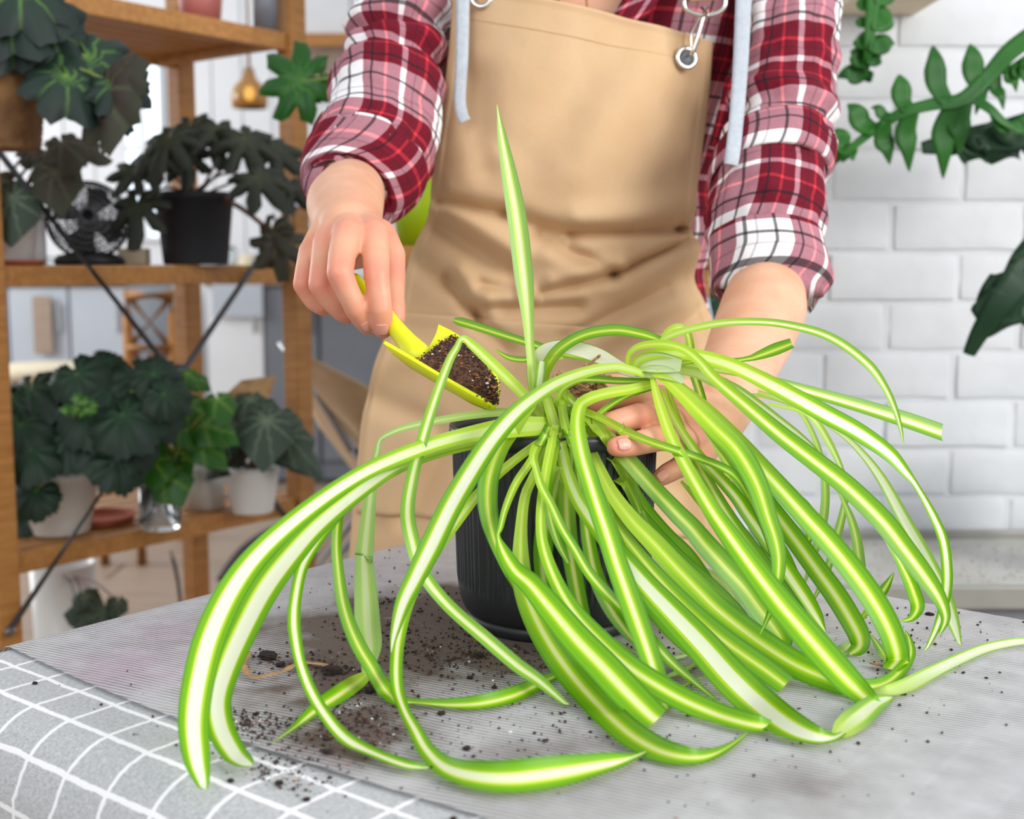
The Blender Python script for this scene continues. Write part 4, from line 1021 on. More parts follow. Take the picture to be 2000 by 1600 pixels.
# ---- trousers
v, f, uv, n = loft([((815, 560), (1385, 580), 1.60, .50), ((770, 700), (1410, 720), 1.60, .50), ((735, 850), (1428, 870), 1.60, .50), ((720, 1000), (1434, 1010), 1.60, .50), ((716, 1150), (1440, 1160), 1.60, .48)], 64, 6)
mesh_obj('trousers_seat', v, f, M['denim'], person, uvs=uv)
for x0, x1 in ((722, 1070), (1090, 1440)):
    v, f, uv, n = loft([((x0, 1140), (x1, 1140), 1.60, .8), ((x0 + 20, 1500), (x1 - 20, 1500), 1.60, .8), ((x0 + 60, 2000), (x1 - 60, 2000), 1.62, .8), ((x0 + 80, 2250), (x1 - 80, 2250), 1.63, .8)], 32, 5)
    z0 = min(q.z for q in v); mesh_obj('trouser_leg', [Vector((q.x, q.y, max(q.z, .02) if z0 > .05 else q.z)) for q in v], f, M['denim'], person, uvs=uv)
    c = P((x0 + x1) / 2, 1600, 1.63)
    tube('trouser_hem', [(c.x, c.y, z0 + .03), (c.x, c.y, .05)], [.062, .058], M['denim'], person, seg=24, sub=1)
    tube('shoe', [(c.x, c.y + .05, .045), (c.x, c.y - .05, .042), (c.x, c.y - .16, .03)], [.042, .042, .026], M['black'], person, seg=16)

# ---- apron
AR = [((888, -28), (1390, 82), 1.455, 1.475, 1.405), ((877, 110), (1382, 190), 1.450, 1.470, 1.395), ((854, 280), (1364, 330), 1.450, 1.470, 1.390), ((842, 385), (1352, 440), 1.455, 1.475, 1.395),
      ((836, 425), (1364, 478), 1.46, 1.48, 1.405), ((803, 500), (1354, 545), 1.475, 1.49, 1.415), ((786, 560), (1380, 600), 1.48, 1.495, 1.42), ((772, 620), (1398, 660), 1.485, 1.50, 1.425),
      ((738, 700), (1418, 760), 1.49, 1.50, 1.43), ((712, 800), (1429, 860), 1.495, 1.505, 1.435), ((700, 900), (1432, 960), 1.495, 1.505, 1.44), ((690, 1000), (1434, 1060), 1.495, 1.505, 1.445), ((682, 1110), (1436, 1160), 1.495, 1.505, 1.45), ((672, 1300), (1440, 1340), 1.50, 1.51, 1.455)]
CREASE = [  # x1, y1, x2, y2, sigma px, depth m (+ inwards)
    (858, 394, 991, 416, 11, .010), (991, 416, 1113, 460, 12, .007), (866, 412, 1000, 490, 20, -.009), (862, 438, 998, 530, 17, .010),
    (1118, 456, 1330, 446, 10, .012), (1330, 446, 1362, 436, 9, .012), (1114, 470, 1210, 520, 11, -.007), (1060, 462, 1196, 516, 14, .008), (1130, 430, 1340, 405, 22, -.006),
    (1060, 572, 1202, 536, 9, .009), (1202, 536, 1362, 462, 7, .011), (1080, 548, 1210, 512, 14, -.006), (1210, 560, 1350, 500, 18, -.005),
    (936, 605, 1130, 598, 12, .008), (960, 580, 1130, 575, 14, -.005), (876, 545, 935, 628, 10, .008), (935, 628, 990, 680, 12, .008), (900, 530, 960, 610, 14, -.004),
    (1300, 568, 1105, 660, 12, .006), (1320, 590, 1140, 680, 18, -.005), (940, 556, 1000, 568, 9, .005), (1070, 500, 1180, 560, 16, -.004),
    (1215, 70, 1040, 300, 42, .006), (1260, 150, 1120, 330, 45, -.005), (930, 160, 950, 330, 26, .005), (880, 350, 960, 300, 20, -.004),
    (1385, 590, 1330, 640, 10, .005), (800, 500, 870, 560, 14, .004), (740, 780, 850, 836, 18, .006), (860, 880, 800, 1010, 20, .006), (830, 860, 760, 990, 22, -.005), (980, 880, 960, 1050, 24, .004), (720, 720, 800, 700, 20, -.004), (1330, 960, 1350, 1100, 22, .005)]
def crease_depth(x, y):
    t = 0.0
    for x1, y1, x2, y2, sg, am in CREASE:
        dx, dy = x2 - x1, y2 - y1; L2 = dx * dx + dy * dy
        h = ((x - x1) * dx + (y - y1) * dy) / L2
        hc = min(1, max(0, h)); d2 = (x - x1 - dx * hc) ** 2 + (y - y1 - dy * hc) ** 2
        if d2 < 9 * sg * sg: t += am * math.exp(-d2 / (2 * sg * sg))
    return t
def arow(t):
    t = min(max(t, 0), len(AR) - 1.0001); i = int(t); fr = t - i
    g = lambda k: AR[min(max(k, 0), len(AR) - 1)]
    def c(sel): return crom(sel(g(i - 1)), sel(g(i)), sel(g(i + 1)), sel(g(i + 2)), fr)
    return c(lambda r: r[0][0]), c(lambda r: r[0][1]), c(lambda r: r[1][0]), c(lambda r: r[1][1]), c(lambda r: r[2]), c(lambda r: r[3]), c(lambda r: r[4])
def apron_point(s, t, lift=0.0):
    xl, yl, xr, yr, Yl, Yr, Ym = arow(t)
    x, y = lerp(xl, xr, s), lerp(yl, yr, s)
    y -= 14 * math.sin(math.pi * s) * max(0, 1 - t)            # the bib's top edge sags
    e = abs(2 * s - 1) ** 2.4
    Y = Ym + ((Yl if s < .5 else Yr) - Ym) * e
    p = P(x, y, Y)
    p.y += 1.6 * crease_depth(x, y) + 0.0012 * noise.noise(Vector((x / 60, y / 60, 1.7))) - lift
    if s < .028 or s > .972 or t < .12: p.y -= 0.0013          # stitched hem
    return p
NS, NT = 150, 200
vs_, fs = [], []
for j in range(NT + 1):
    for i in range(NS + 1): vs_.append(apron_point(i / NS, j / NT * (len(AR) - 1)))
for j in range(NT):
    for i in range(NS):
        a = j * (NS + 1) + i; fs.append((a, a + 1, a + NS + 2, a + NS + 1))
ap = mesh_obj('apron', vs_, fs, M['apron'], person)
md_ = ap.modifiers.new('solid', 'SOLIDIFY'); md_.thickness = 0.0016; md_.offset = -1
ap['label'] = 'creased tan cotton bib apron'
# front pocket
vs_, fs = [], []
for j in range(41):
    for i in range(91):
        s = lerp(.012, .93, i / 90); t0 = 6.83 + .15 * s
        vs_.append(apron_point(s, lerp(t0, 11.0, j / 40), .0028 + (.0012 if j < 3 else 0)))
for j in range(40):
    for i in range(90):
        a = j * 91 + i; fs.append((a, a + 1, a + 92, a + 91))
pk_ = mesh_obj('pocket', vs_, fs, M['apron'], ap)
md_ = pk_.modifiers.new('solid', 'SOLIDIFY'); md_.thickness = 0.0014; md_.offset = -1
# raised double stitching along the bib
tube('stitching', [apron_point(s, .52, .0016) for s in [i / 30 for i in range(1, 30)]], .0005, M['strap'], ap, seg=6, sub=2)
# eyelets, clip, ring and strap
def ring(name, c, nrm, R, r, mat, parent, seg=36):
    u, v2 = frame_of(nrm); vs_, fs = [], []
    for i in range(seg):
        a = 2 * math.pi * i / seg; d = u * math.cos(a) + v2 * math.sin(a)
        for k in range(10):
            b = 2 * math.pi * k / 10; vs_.append(c + d * (R + r * math.cos(b)) + nrm.normalized() * (r * .7 * math.sin(b)))
    for i in range(seg):
        for k in range(10):
            i2, k2 = (i + 1) % seg, (k + 1) % 10; fs.append((i * 10 + k, i2 * 10 + k, i2 * 10 + k2, i * 10 + k2))
    return mesh_obj(name, vs_, fs, mat, parent)
eye = P(1341, 113, 1.426); fr_n = Vector((.25, -1, .1))
ring('eyelet', eye, fr_n, 18.5 * PXM(eye), 5.0 * PXM(eye), M['nickel'], ap)
disc = lathe('eyelet_hole', (0, 0, 0), [(0.0, 0), (14.5 * PXM(eye), 0), (14.5 * PXM(eye), .0006), (0, .0006)], M['paint_grey'], None, 24)
disc.data.transform(Matrix.Translation(eye + Vector((0, .001, 0))) @ fr_n.to_track_quat('Z', 'Y').to_matrix().to_4x4()); attach(disc, ap)
eye2 = P(940, -6, 1.425); ring('eyelet', eye2, Vector((-.1, -1, .1)), 18.5 * PXM(eye2), 5.0 * PXM(eye2), M['nickel'], ap)
px_ = lambda x, y, Y=1.41: P(x, y, Y)
tube('clip', [px_(1376, 24), px_(1368, 55), px_(1358, 88), px_(1352, 104, 1.412), px_(1345, 108, 1.424)], .0022, M['nickel'], ap, seg=8)
tube('clip', [px_(1370, 30, 1.425), px_(1358, 52, 1.43), px_(1350, 70, 1.432), px_(1350, 96, 1.43)], .0014, M['nickel'], ap, seg=8)
tube('ring', [px_(1337, -4), px_(1337, 14), px_(1350, 25), px_(1378, 30), px_(1405, 24), px_(1416, 10), px_(1416, -8)], .0024, M['nickel'], ap, seg=8)
tube('ring', [px_(1334, -5), px_(1376, -8), px_(1418, -10)], .0022, M['nickel'], ap, seg=8)
tube('swivel', [px_(1376, 14), px_(1377, 32)], .0042, M['nickel'], ap, seg=12)
flap('apron_strap', [(1345, -140, 1.47), (1405, -140, 1.47), (1402, -1, 1.408), (1347, 2, 1.408)], M['strap'], .0022)
flap('apron_strap', [(890, -140, 1.48), (945, -140, 1.48), (960, -28, 1.42), (918, -25, 1.42)], M['strap'], .0022)
# grey cotton ties of the collar
def ribbon(name, pts, mat, th=.0016):
    c = spline([P(x, y, Y) for x, y, w, Y in pts], 8); w = spline([q[2] * K * q[3] / FPX for q in pts], 8)
    vs_, fs = [], []
    for i in range(len(c)):
        t = (c[min(i + 1, len(c) - 1)] - c[max(i - 1, 0)]).normalized(); s = t.cross(Vector((0, -1, .1))).normalized()
        for k in range(5):
            u = k / 4 * 2 - 1; vs_.append(c[i] + s * (u * w[i] / 2) + Vector((0, -.0012 * (1 - u * u), 0)))
    for i in range(len(c) - 1):
        for k in range(4):
            a = i * 5 + k; fs.append((a, a + 1, a + 6, a + 5))
    o = mesh_obj(name, vs_, fs, mat, person); md2 = o.modifiers.new('solid', 'SOLIDIFY'); md2.thickness = th; md2.offset = 0
    o['label'] = 'grey cotton tie tape'
    return o
ribbon('tie_tape', [(903, -90, 26, 1.44), (904, 0, 25, 1.425), (902, 110, 24, 1.412), (898, 190, 22, 1.408), (902, 222, 22, 1.408), (908, 237, 22, 1.41)], M['cotton'])
ribbon('tie_tape', [(1456, -90, 30, 1.44), (1452, 0, 30, 1.41), (1447, 110, 29, 1.385), (1440, 210, 28, 1.35), (1432, 290, 28, 1.30), (1427, 322, 27, 1.292)], M['cotton'])
tube('necklace', [P(1140, -60, 1.43), P(1143, -20, 1.42), P(1146, 8, 1.415), P(1148, 26, 1.412)], .0011, M['gold_metal'], person, seg=8)
# shirt shoulders and the face above the frame
for sx_, sy_ in ((1538, -140), (794, -136)):
    c_ = P(sx_, sy_, 1.535); R_ = 100 * PXM(c_)
    sh_ = lathe('shirt_shoulder', c_, [(R_ * math.cos(a), R_ * .62 * math.sin(a)) for a in [math.radians(k) for k in range(-30, 91, 10)]], M['plaid'], person, 40)
    for d_ in sh_.data.uv_layers[0].data: d_.uv = (d_.uv[0] * .29, d_.uv[1])
for ex in (1100, 1190):
    e_ = P(ex, -452, 1.422)
    lathe('eye', e_ - Vector((0, 0, .006)), [(0, 0), (.005, .002), (.0075, .006), (.005, .010), (0, .012)], M['whitepot'], person, 16)
    lathe('iris', e_ - Vector((0, .006, .003)), [(0, 0), (.0026, .001), (.0034, .003), (.0026, .005), (0, .006)], M['counter'], person, 12)
    tube('eyebrow', [P(ex - 32, -486, 1.41), P(ex, -494, 1.402), P(ex + 32, -486, 1.41)], .0022, M['counter'], person, seg=8)
tube('lips', [P(1112, -342, 1.408), P(1145, -346, 1.396), P(1178, -342, 1.408)], [.002, .0045, .002], M['pinkpot'], person, seg=10)
# hair above the frame
hb = bmesh.new(); capsule_bm(hb, P(1145, -490, 1.56), .088, P(1145, -470, 1.60), .086, 24); capsule_bm(hb, P(1145, -440, 1.63), .06, P(1145, -200, 1.66), .04, 20)
bm_obj('hair', hb, M['counter'], person, smooth=True)

# ------------------------------------------------------------------ scoop with soil
scoop = thing('hand_scoop', P(803, 655, .99), 'lime yellow plastic hand scoop heaped with soil, held over the pot', 'scoop')
SL = [(750, 668, .955), (800, 697, .95), (857, 731, .947), (915, 764, .946), (948, 781, .95), (962, 789, .955)]
SR = [(857, 634, 1.01), (885, 648, 1.008), (908, 664, 1.004), (945, 700, .995), (970, 740, .982), (968, 788, .957)]
Lp = spline([P(*q) for q in SL], 8); Rp = spline([P(*q) for q in SR], 8)
NQ = 20; vs_, fs = [], []
for i, (a, b) in enumerate(zip(Lp, Rp)):
    t = i / (len(Lp) - 1); dep = 0.020 * (1 - t ** 4) + .0005
    for k in range(NQ + 1):
        s = k / NQ; q = lerp(a, b, s) + Vector((0, .25, -1)).normalized() * dep * math.sin(math.pi * s) ** .7
        # scalloped rear edge either side of the handle
        if i < 6:
            cut = 0.9 * max(0, math.sin(math.pi * min(1, s * 2.4))) if s < .42 else 0
            q += (Rp[8] + Lp[8] - Rp[0] - Lp[0]) / 2 * (cut * (1 - i / 6) * 1.0)
        vs_.append(q)
for i in range(len(Lp) - 1):
    for k in range(NQ):
        a = i * (NQ + 1) + k; fs.append((a, a + 1, a + NQ + 2, a + NQ + 1))
bl_ = mesh_obj('blade', vs_, fs, M['lime'], scoop); md_ = bl_.modifiers.new('solid', 'SOLIDIFY'); md_.thickness = 0.0026; md_.offset = 0
bl_.modifiers.new('bev', 'BEVEL').width = 0.0008
tube('handle', [P(836, 716, .985), P(815, 694, .99), P(795, 668, .998), P(772, 640, 1.008), P(748, 612, 1.02), P(718, 580, 1.035), P(690, 545, 1.052)], [.006, .0095, .0072, .0062, .0064, .0066, .005], M['lime'], scoop, seg=16)
# soil in the scoop: a lumpy surface plus crumbs, fibres and perlite
vs_, fs = [], []
sr = random.Random(11)
i0 = 9
for i in range(i0, len(Lp)):
    t = (i - i0) / (len(Lp) - 1 - i0)
    for k in range(NQ * 2 + 1):
        s = k / (NQ * 2)
        q = lerp(Lp[i], Rp[i], lerp(.03, .95, s))
        hump = 0.008 * math.sin(math.pi * s) * (min(1, t * 5)) * (1 - .5 * t)
        q += Vector((0, -.3, 1)).normalized() * (hump - .002 + 0.0024 * noise.noise(q * 260) + .0016 * noise.noise(q * 620))
        vs_.append(q)
w = NQ * 2 + 1
for i in range(len(Lp) - i0 - 1):
    for k in range(w - 1):
        a = i * w + k; fs.append((a, a + 1, a + w + 1, a + w))
heap = mesh_obj('soil_heap', vs_, fs, M['soilred']); md_ = heap.modifiers.new('s', 'SUBSURF'); md_.levels = 1; md_.render_levels = 1
tag(heap, 'brown soil heaped in the yellow scoop', 'soil', kind='stuff')
HV = list(vs_)
def crumb(bm, c, r, rng, flat=.7):
    R = Matrix.Rotation(rng.uniform(0, 6.3), 3, 'Z') @ Matrix.Rotation(rng.uniform(-.8, .8), 3, 'X')
    s = (rng.uniform(.7, 1.4), rng.uniform(.6, 1.1), flat)
    vv = [bm.verts.new(c + R @ Vector((x * r * s[0] * rng.uniform(.7, 1.2), y * r * s[1] * rng.uniform(.7, 1.2), z * r * s[2]))) for x, y, z in ((1, 0, 0), (-1, 0, 0), (0, 1, 0), (0, -1, 0), (0, 0, 1), (0, 0, -1))]
    for a, b, d in ((0, 2, 4), (2, 1, 4), (1, 3, 4), (3, 0, 4), (2, 0, 5), (1, 2, 5), (3, 1, 5), (0, 3, 5)): bm.faces.new((vv[a], vv[b], vv[d]))
def heap_bits(name, n, r0, r1, mat, label, stretch=False):
    bm = bmesh.new()
    for _ in range(n):
        q = sr.choice(HV) + Vector((sr.uniform(-.002, .002), sr.uniform(-.002, .002), sr.uniform(-.0005, .0012)))
        if stretch:
            d = Vector((sr.uniform(-1, 1), sr.uniform(-1, 1), sr.uniform(-.3, .5))).normalized() * sr.uniform(.0006, .0022); u_, v_ = frame_of(d); box_bm(bm, q, d, u_ * .0005, v_ * .0003)
        else: crumb(bm, q, sr.uniform(r0, r1), sr)
    o = bm_obj(name, bm, mat, heap); o['kind'] = 'stuff'; o['label'] = label
    return o
heap_bits('soil_crumbs', 1500, .0003, .0012, M['soil'], 'dark crumbs of soil')
heap_bits('coir_fibres', 150, 0, 0, M['fibre'], 'rust coloured fibres', True)
heap_bits('perlite_grains', 34, .0006, .0014, M['perlite'], 'white perlite grains')

# ------------------------------------------------------------------ soil spilt on the table
rs = random.Random(5)
REG = [  # px, py, sx, sy, weight
    (860, 1280, 90, 30, 22), (1000, 1275, 60, 18, 14), (650, 1310, 40, 18, 9), (690, 1420, 60, 28, 20), (480, 1412, 30, 12, 8), (560, 1440, 40, 18, 6), (560, 1505, 60, 25, 7), (520, 1290, 25, 12, 4), (700, 1350, 30, 20, 5), (760, 1230, 60, 25, 8),
    (760, 1180, 90, 50, 9), (930, 1190, 60, 30, 5), (1100, 1330, 150, 50, 8), (900, 1420, 180, 60, 6), (1250, 1290, 120, 40, 6), (1800, 1250, 110, 35, 5), (1700, 1330, 150, 60, 4), (1450, 1400, 200, 70, 4), (1160, 1420, 120, 40, 4), (250, 1420, 180, 60, 4), (1000, 1480, 400, 90, 4), (1400, 1180, 60, 40, 5)]
tot_w = sum(r[4] for r in REG)
def spill(rng):
    x = rng.uniform(0, tot_w)
    for r in REG:
        x -= r[4]
        if x <= 0: break
    return rng.gauss(r[0], r[2]), rng.gauss(r[1], r[3])
def surf_at(px, py):
    p = T(px, py, SURF)
    r = p - A0; a = r.dot(E1) / K; b = r.dot(E2) / K
    ok = .02 < a < 1.4 and -.05 < b < .56
    front = -0.004 - 0.014 * math.sin(min(max(a, 0) / 0.5, 1) * math.pi)
    z = SURF if b > front else TABLE_Z - .0008
    p.z = z
    d = math.hypot(p.x - POT.x, p.y - POT.y)
    return p, ok and d > rb + .004
def crumbs(name, n, lo, hi, mat, label, rng, power=3):
    bm = bmesh.new(); k = 0
    while k < n:
        px, py = spill(rng)
        if not (-60 < px < 2060 and 1050 < py < 1640): continue
        p, ok = surf_at(px, py)
        if not ok: continue
        r = lo + (hi - lo) * rng.random() ** power; p.z += r * .55
        crumb(bm, p, r, rng); k += 1
    o = bm_obj(name, bm, mat); tag(o, label, 'soil', kind='stuff'); return o
crumbs('soil_crumbs', 9000, .00018, .0016, M['soil'], 'dark crumbs of soil scattered over the sheet and tablecloth', rs, 6)
crumbs('coir_crumbs', 420, .0003, .0011, M['fibre'], 'rust coloured crumbs mixed into the spilt soil', rs)
crumbs('perlite_grains', 60, .0004, .0012, M['perlite'], 'white perlite grains in the spilt soil', rs)
CL = [(648, 1317, 17, 'largest dark soil clod, right of the curled dry leaf'), (725, 1352, 12, 'soil clod just below the crossing of two leaves left of the pot'), (598, 1555, 7, 'round soil clod on the tablecloth at the bottom left'), (918, 1326, 6, 'left of two small clods above the lying leaf in front of the pot'), (965, 1345, 5, 'right of two small clods above the lying leaf in front of the pot'), (935, 1284, 10, 'soil clod beside the foot of the black pot'), (522, 1287, 15, 'flat soil clod inside the curve of the dry leaf'), (547, 1302, 9, 'small clod at the lower edge of the flat clod by the dry leaf'), (500, 1397, 6, 'small clod near the tips of the two broad white leaves'), (862, 1396, 7, 'soil clod below the lying leaf, left of centre'), (912, 1464, 7, 'soil clod inside the loop of the lowest lying leaf'), (450, 1518, 6, 'small clod on the grid cloth right of the broad leaf tip'), (885, 1592, 7, 'soil clod on the grid cloth at the bottom edge'), (1763, 1356, 7, 'soil clod beside the pale leaf lying at right'), (68, 1329, 5, 'lone clod on the grid cloth at the far left'), (640, 1472, 9, 'reddish soil clod below the long curved leaf'), (1815, 1202, 6, 'soil clod near the far right edge of the sheet'), (545, 1523, 8, 'crumbled clod on the white grid line at lower left')]
clod_meshes = []
for v_ in range(5):
    bm = bmesh.new(); bmesh.ops.create_icosphere(bm, subdivisions=3, radius=1.0)
    for vv in bm.verts:
        vv.co *= 1 + .45 * noise.noise(vv.co * 1.6 + Vector((v_ * 7, 0, 0))) + .35 * noise.noise(vv.co * 5 + Vector((0, v_ * 7, 0))); vv.co.z *= .62
    me = bpy.data.meshes.new('soil_clod'); bm.to_mesh(me); bm.free(); me.materials.append(M['soil']); clod_meshes.append(me)
for i, (x, y, r, lb) in enumerate(CL):
    p, ok = surf_at(x, y); s = r * PXM(p)
    o = bpy.data.objects.new('soil_clod', clod_meshes[i % 5]); COL.objects.link(o)
    o.scale = (s * rs.uniform(1, 1.35), s * rs.uniform(.8, 1.1), s * .9); o.rotation_euler = (0, 0, rs.uniform(0, 6))
    o.location = p + Vector((0, 0, s * .42)); tag(o, lb, 'soil clod', 'clods of soil spilt on the table')
def strip(name, pts, mat, w):
    c = spline([T(x, y, SURF + .001 + h) for x, y, h in pts], 6); vs_, fs = [], []
    for i, p in enumerate(c):
        t = (c[min(i + 1, len(c) - 1)] - c[max(i - 1, 0)]).normalized(); s = t.cross(Vector((0, 0, 1))).normalized()
        ww = w * (0.5 + 0.5 * abs(math.sin(i * .45)))
        tw = math.sin(i * .3) * .5
        for u in (-1, 0, 1): vs_.append(p + s * u * ww * math.cos(tw) + Vector((0, 0, .0012 + abs(u) * ww * .4)))
    for i in range(len(c) - 1):
        for k in range(2): a = i * 3 + k; fs.append((a, a + 1, a + 4, a + 3))
    o = mesh_obj(name, vs_, fs, mat); md2 = o.modifiers.new('s', 'SOLIDIFY'); md2.thickness = .0005; return o
tag(strip('dry_leaf', [(488, 1277, .001), (477, 1298, .001), (481, 1318, .001), (500, 1328, .001), (530, 1322, .001), (560, 1313, .001), (582, 1300, .001), (610, 1300, 0), (640, 1305, 0)], M['dry'], .0022), 'withered tan leaf strip curled on the soiled sheet', 'dry leaf')
tag(strip('leaf_husk', [(1700, 1299, 0), (1712, 1303, .001), (1722, 1303, 0)], M['fibre'], .0018), 'tiny reddish husk on the sheet beside the leaf tips at right', 'husk')

# ------------------------------------------------------------------ wooden shelf unit on the left
FL = P(-28, 514, 2.05); FR = P(578, 514, 2.6)
SX = Vector((FR.x - FL.x, FR.y - FL.y, 0)); SLEN = SX.length; SX.normalize()
SB = Vector((-SX.y, SX.x, 0)); DEP = 0.36 * K + .0        # away from the camera, to the left
def SP(a, b, z): return Vector((FL.x, FL.y, 0)) + SX * a + SB * b + Vector((0, 0, z))
shelf = thing('shelf_unit', SP(SLEN / 2, DEP / 2, 0), 'open pine shelf unit with crossed steel braces full of potted plants', 'shelf unit')
PW = 0.0185
for a in (0, SLEN):
    for b in (0, DEP):
        box('post', SP(a, b, 1.05), SX * PW, SB * PW, (0, 0, 1.05), M['wood'], shelf, .003)
ZB = P(578, 968, 2.6).z; ZM = P(578, 518, 2.6).z; ZT = P(578, 68, 2.6).z
RH = 0.015
for z in (ZB, ZM, ZT):
    for b in (0.0, DEP):
        o = box('shelf_rail', SP(SLEN / 2, b, z - RH), SX * (SLEN / 2 - PW), SB * .010, (0, 0, RH), M['woodh'], shelf, .002)
    n = 6
    for i in range(n):
        b = lerp(.042, DEP - .042, i / (n - 1))
        box('shelf_slat', SP(SLEN / 2, b, z - .009), SX * (SLEN / 2 + .008), SB * ((DEP - .084) / (n - 1) / 2 - .0035), (0, 0, .008), M['woodh'], shelf, .0015)
    for a in (.05, SLEN - .05):
        box('shelf_bearer', SP(a, DEP / 2, z - .024), SX * .012, SB * (DEP / 2 - .011), (0, 0, .007), M['woodh'], shelf, .0015)
off = -(PW + .004)
def on_front(px, py):
    d = ray(px, py); n = SB; o = SP(0, off, 0); t = (o - CAM).dot(n) / d.dot(n); return CAM + d * t
for (x0, y0), (x1, y1) in (((18, 1232), (574, 402)), ((-6, 292), (612, 1078))):
    a, b = on_front(x0, y0), on_front(x1, y1)
    tube('brace', [a, lerp(a, b, .5), b], .0048, M['dark_metal'], shelf, seg=8, sub=1)
    for p in (a, b): tube('brace_bolt', [p + SB * -.004, p + SB * .012], .008, M['steel'], shelf, seg=10, sub=1)
c = on_front(352, 728); tube('brace_joint', [c + SB * -.006, c + SB * .006], .014, M['dark_metal'], shelf, seg=16, sub=1)

# ------------------------------------------------------------------ leaf builders for the background plants
def lobed_leaf(parent, c, size, face, upv, mat, lobes=7, depth=.45, cup=.12, droop=.25, name='leaf', seed=0, tip=.25):
    """palmate leaf: c = stalk joint, size = radius in metres, face = normal, upv = direction of the middle lobe"""
    nrm = Vector(face).normalized(); y = Vector(upv); y = (y - nrm * y.dot(nrm)).normalized(); x = y.cross(nrm)
    rr = random.Random(seed); NA = lobes * 6; rings = (0.0, .3, .6, .85, 1.0)
    vs_, uv, fs = [c], [(0, 0)], []
    for r in rings[1:]:
        for k in range(NA + 1):
            fr = k / NA; a = (fr - .5) * 2 * math.pi * .93
            lob = abs(math.cos(fr * lobes * math.pi + (math.pi / 2 if lobes % 2 == 0 else 0) * 0 + math.pi / 2 * 1)) if lobes else 0
            lob = abs(math.sin(fr * lobes * math.pi))
            shape = (1 - depth * (1 - lob ** .8)) * (1 - .45 * abs(a / math.pi) ** 2.0) * (1 + tip * max(0, math.cos(a)) ** 3)
            R = size * r * (1 - (1 - shape) * r ** 1.3) * (1 + .06 * math.sin(k * 2.7 + seed))
            p = c + x * (R * math.sin(a)) + y * (R * math.cos(a))
            p += nrm * (cup * size * r * (1 - r) * 2 - droop * size * r * r + .05 * size * math.sin(a * lobes + seed) * r)
            vs_.append(p); uv.append((fr, r))
    m = NA + 1
    for k in range(NA): fs.append((0, 1 + k, 2 + k))
    for i in range(3):
        for k in range(NA):
            a = 1 + i * m + k; fs.append((a, a + m, a + m + 1, a + 1))
    return mesh_obj(name, vs_, fs, mat, parent, uvs=uv)
def stalk(parent, a, b, r=.0022, mat='stemred', sag=.02, name='leaf_stalk'):
    mid = (a + b) / 2 + Vector((0, 0, sag)); return tube(name, [a, mid, b], [r * 1.2, r, r * .8], M[mat], parent, seg=6, sub=4)
def bushy(root, base, specs, Y, mat, rng, lobes, depth, stem='stemred', droop=.25, spread=.12, tip=.25, down=.5):
    for i, (x, y, s) in enumerate(specs):
        c = W(x, y, Y + rng.uniform(-spread, spread)); size = s * PXM(c)
        out = (c - base); out.z = 0; out = out.normalized() if out.length > .001 else Vector((1, 0, 0))
        up = out * .7 + Vector((rng.uniform(-.4, .4), rng.uniform(-.3, .1), -down + rng.uniform(-.3, .3)))
        face = Vector((out.x * .4 + rng.uniform(-.3, .3), -.75 + out.y * .2, .75 + rng.uniform(-.3, .2)))
        lobed_leaf(root, c, size, face, up, M[mat], lobes, depth, seed=i + len(specs), droop=droop, tip=tip)
        stalk(root, base + Vector((rng.uniform(-.01, .01), rng.uniform(-.01, .01), 0)), c, mat=stem, sag=.02)
br = random.Random(21)
def pot_on(name, parent_, px, Y, z, r0, r1, h, mat, label=None, rim=True):
    c = W(px, 514, Y); c = Vector((c.x, c.y, z + .001))
    pr = [(0, 0), (r0 * .96, 0), (r0, .003), (r1, h - .012)]
    pr += [(r1 * 1.05, h - .012), (r1 * 1.06, h - .002), (r1 * 1.03, h)] if rim else [(r1, h)]
    pr += [(r1 * .95, h), (r1 * .92, h - .02), (0, h - .02)]
    lathe(name, c, pr, mat, parent_, 40)
    return c

# hanging basket with the big veined begonia, upper left
Yh = 1.62
hb_top = W(8, 140, Yh)
b1 = thing('hanging_begonia', W(8, 292, Yh), 'dark begonia with pale green veins in a brown wicker basket at the upper left', 'plant', 'begonias on the shelf unit')
rB = 76 * PXM(hb_top)
zlo = W(8, 292, Yh).z - hb_top.z
weave = lambda a, i: .0018 * math.sin(a * 18 + i * math.pi)
lathe('basket', hb_top, [(0, zlo), (rB * .78, zlo)] + [(rB * (.8 + .2 * k / 14), zlo * (1 - k / 14)) for k in range(15)] + [(rB * .93, 0), (rB * .9, -.01), (0, -.01)], M['basket'], b1, 72, ripple=weave)
for a in (0, 2.1, 4.2):
    e = hb_top + Vector((math.cos(a) * rB, math.sin(a) * rB, 0)); tube('hanging_cord', [e, hb_top + Vector((0, 0, .42))], .0018, M['basket'], b1, seg=6, sub=1)
bushy(b1, hb_top, [(28, 20, 115), (90, 20, 95), (15, 60, 95), (120, 90, 115), (170, 110, 110), (62, 90, 85), (130, 150, 105), (200, 150, 90), (100, 60, 90), (225, 165, 75), (40, -20, 110), (190, 185, 85), (-20, 40, 100)], Yh - .02, 'beg_green', br, 7, .32, 'stem', .3, .05, .1, .7)
for i, (x, y, s, ux, uz) in enumerate(((205, 175, 110, .35, -1), (228, 150, 70, 1, -.5))):
    c = W(x, y, Yh - .05); lobed_leaf(b1, c, s * PXM(c), (-.5, -.7, .3), (ux, 0, uz), M['beg_rex'], 7, .25, seed=40 + i, droop=.2)

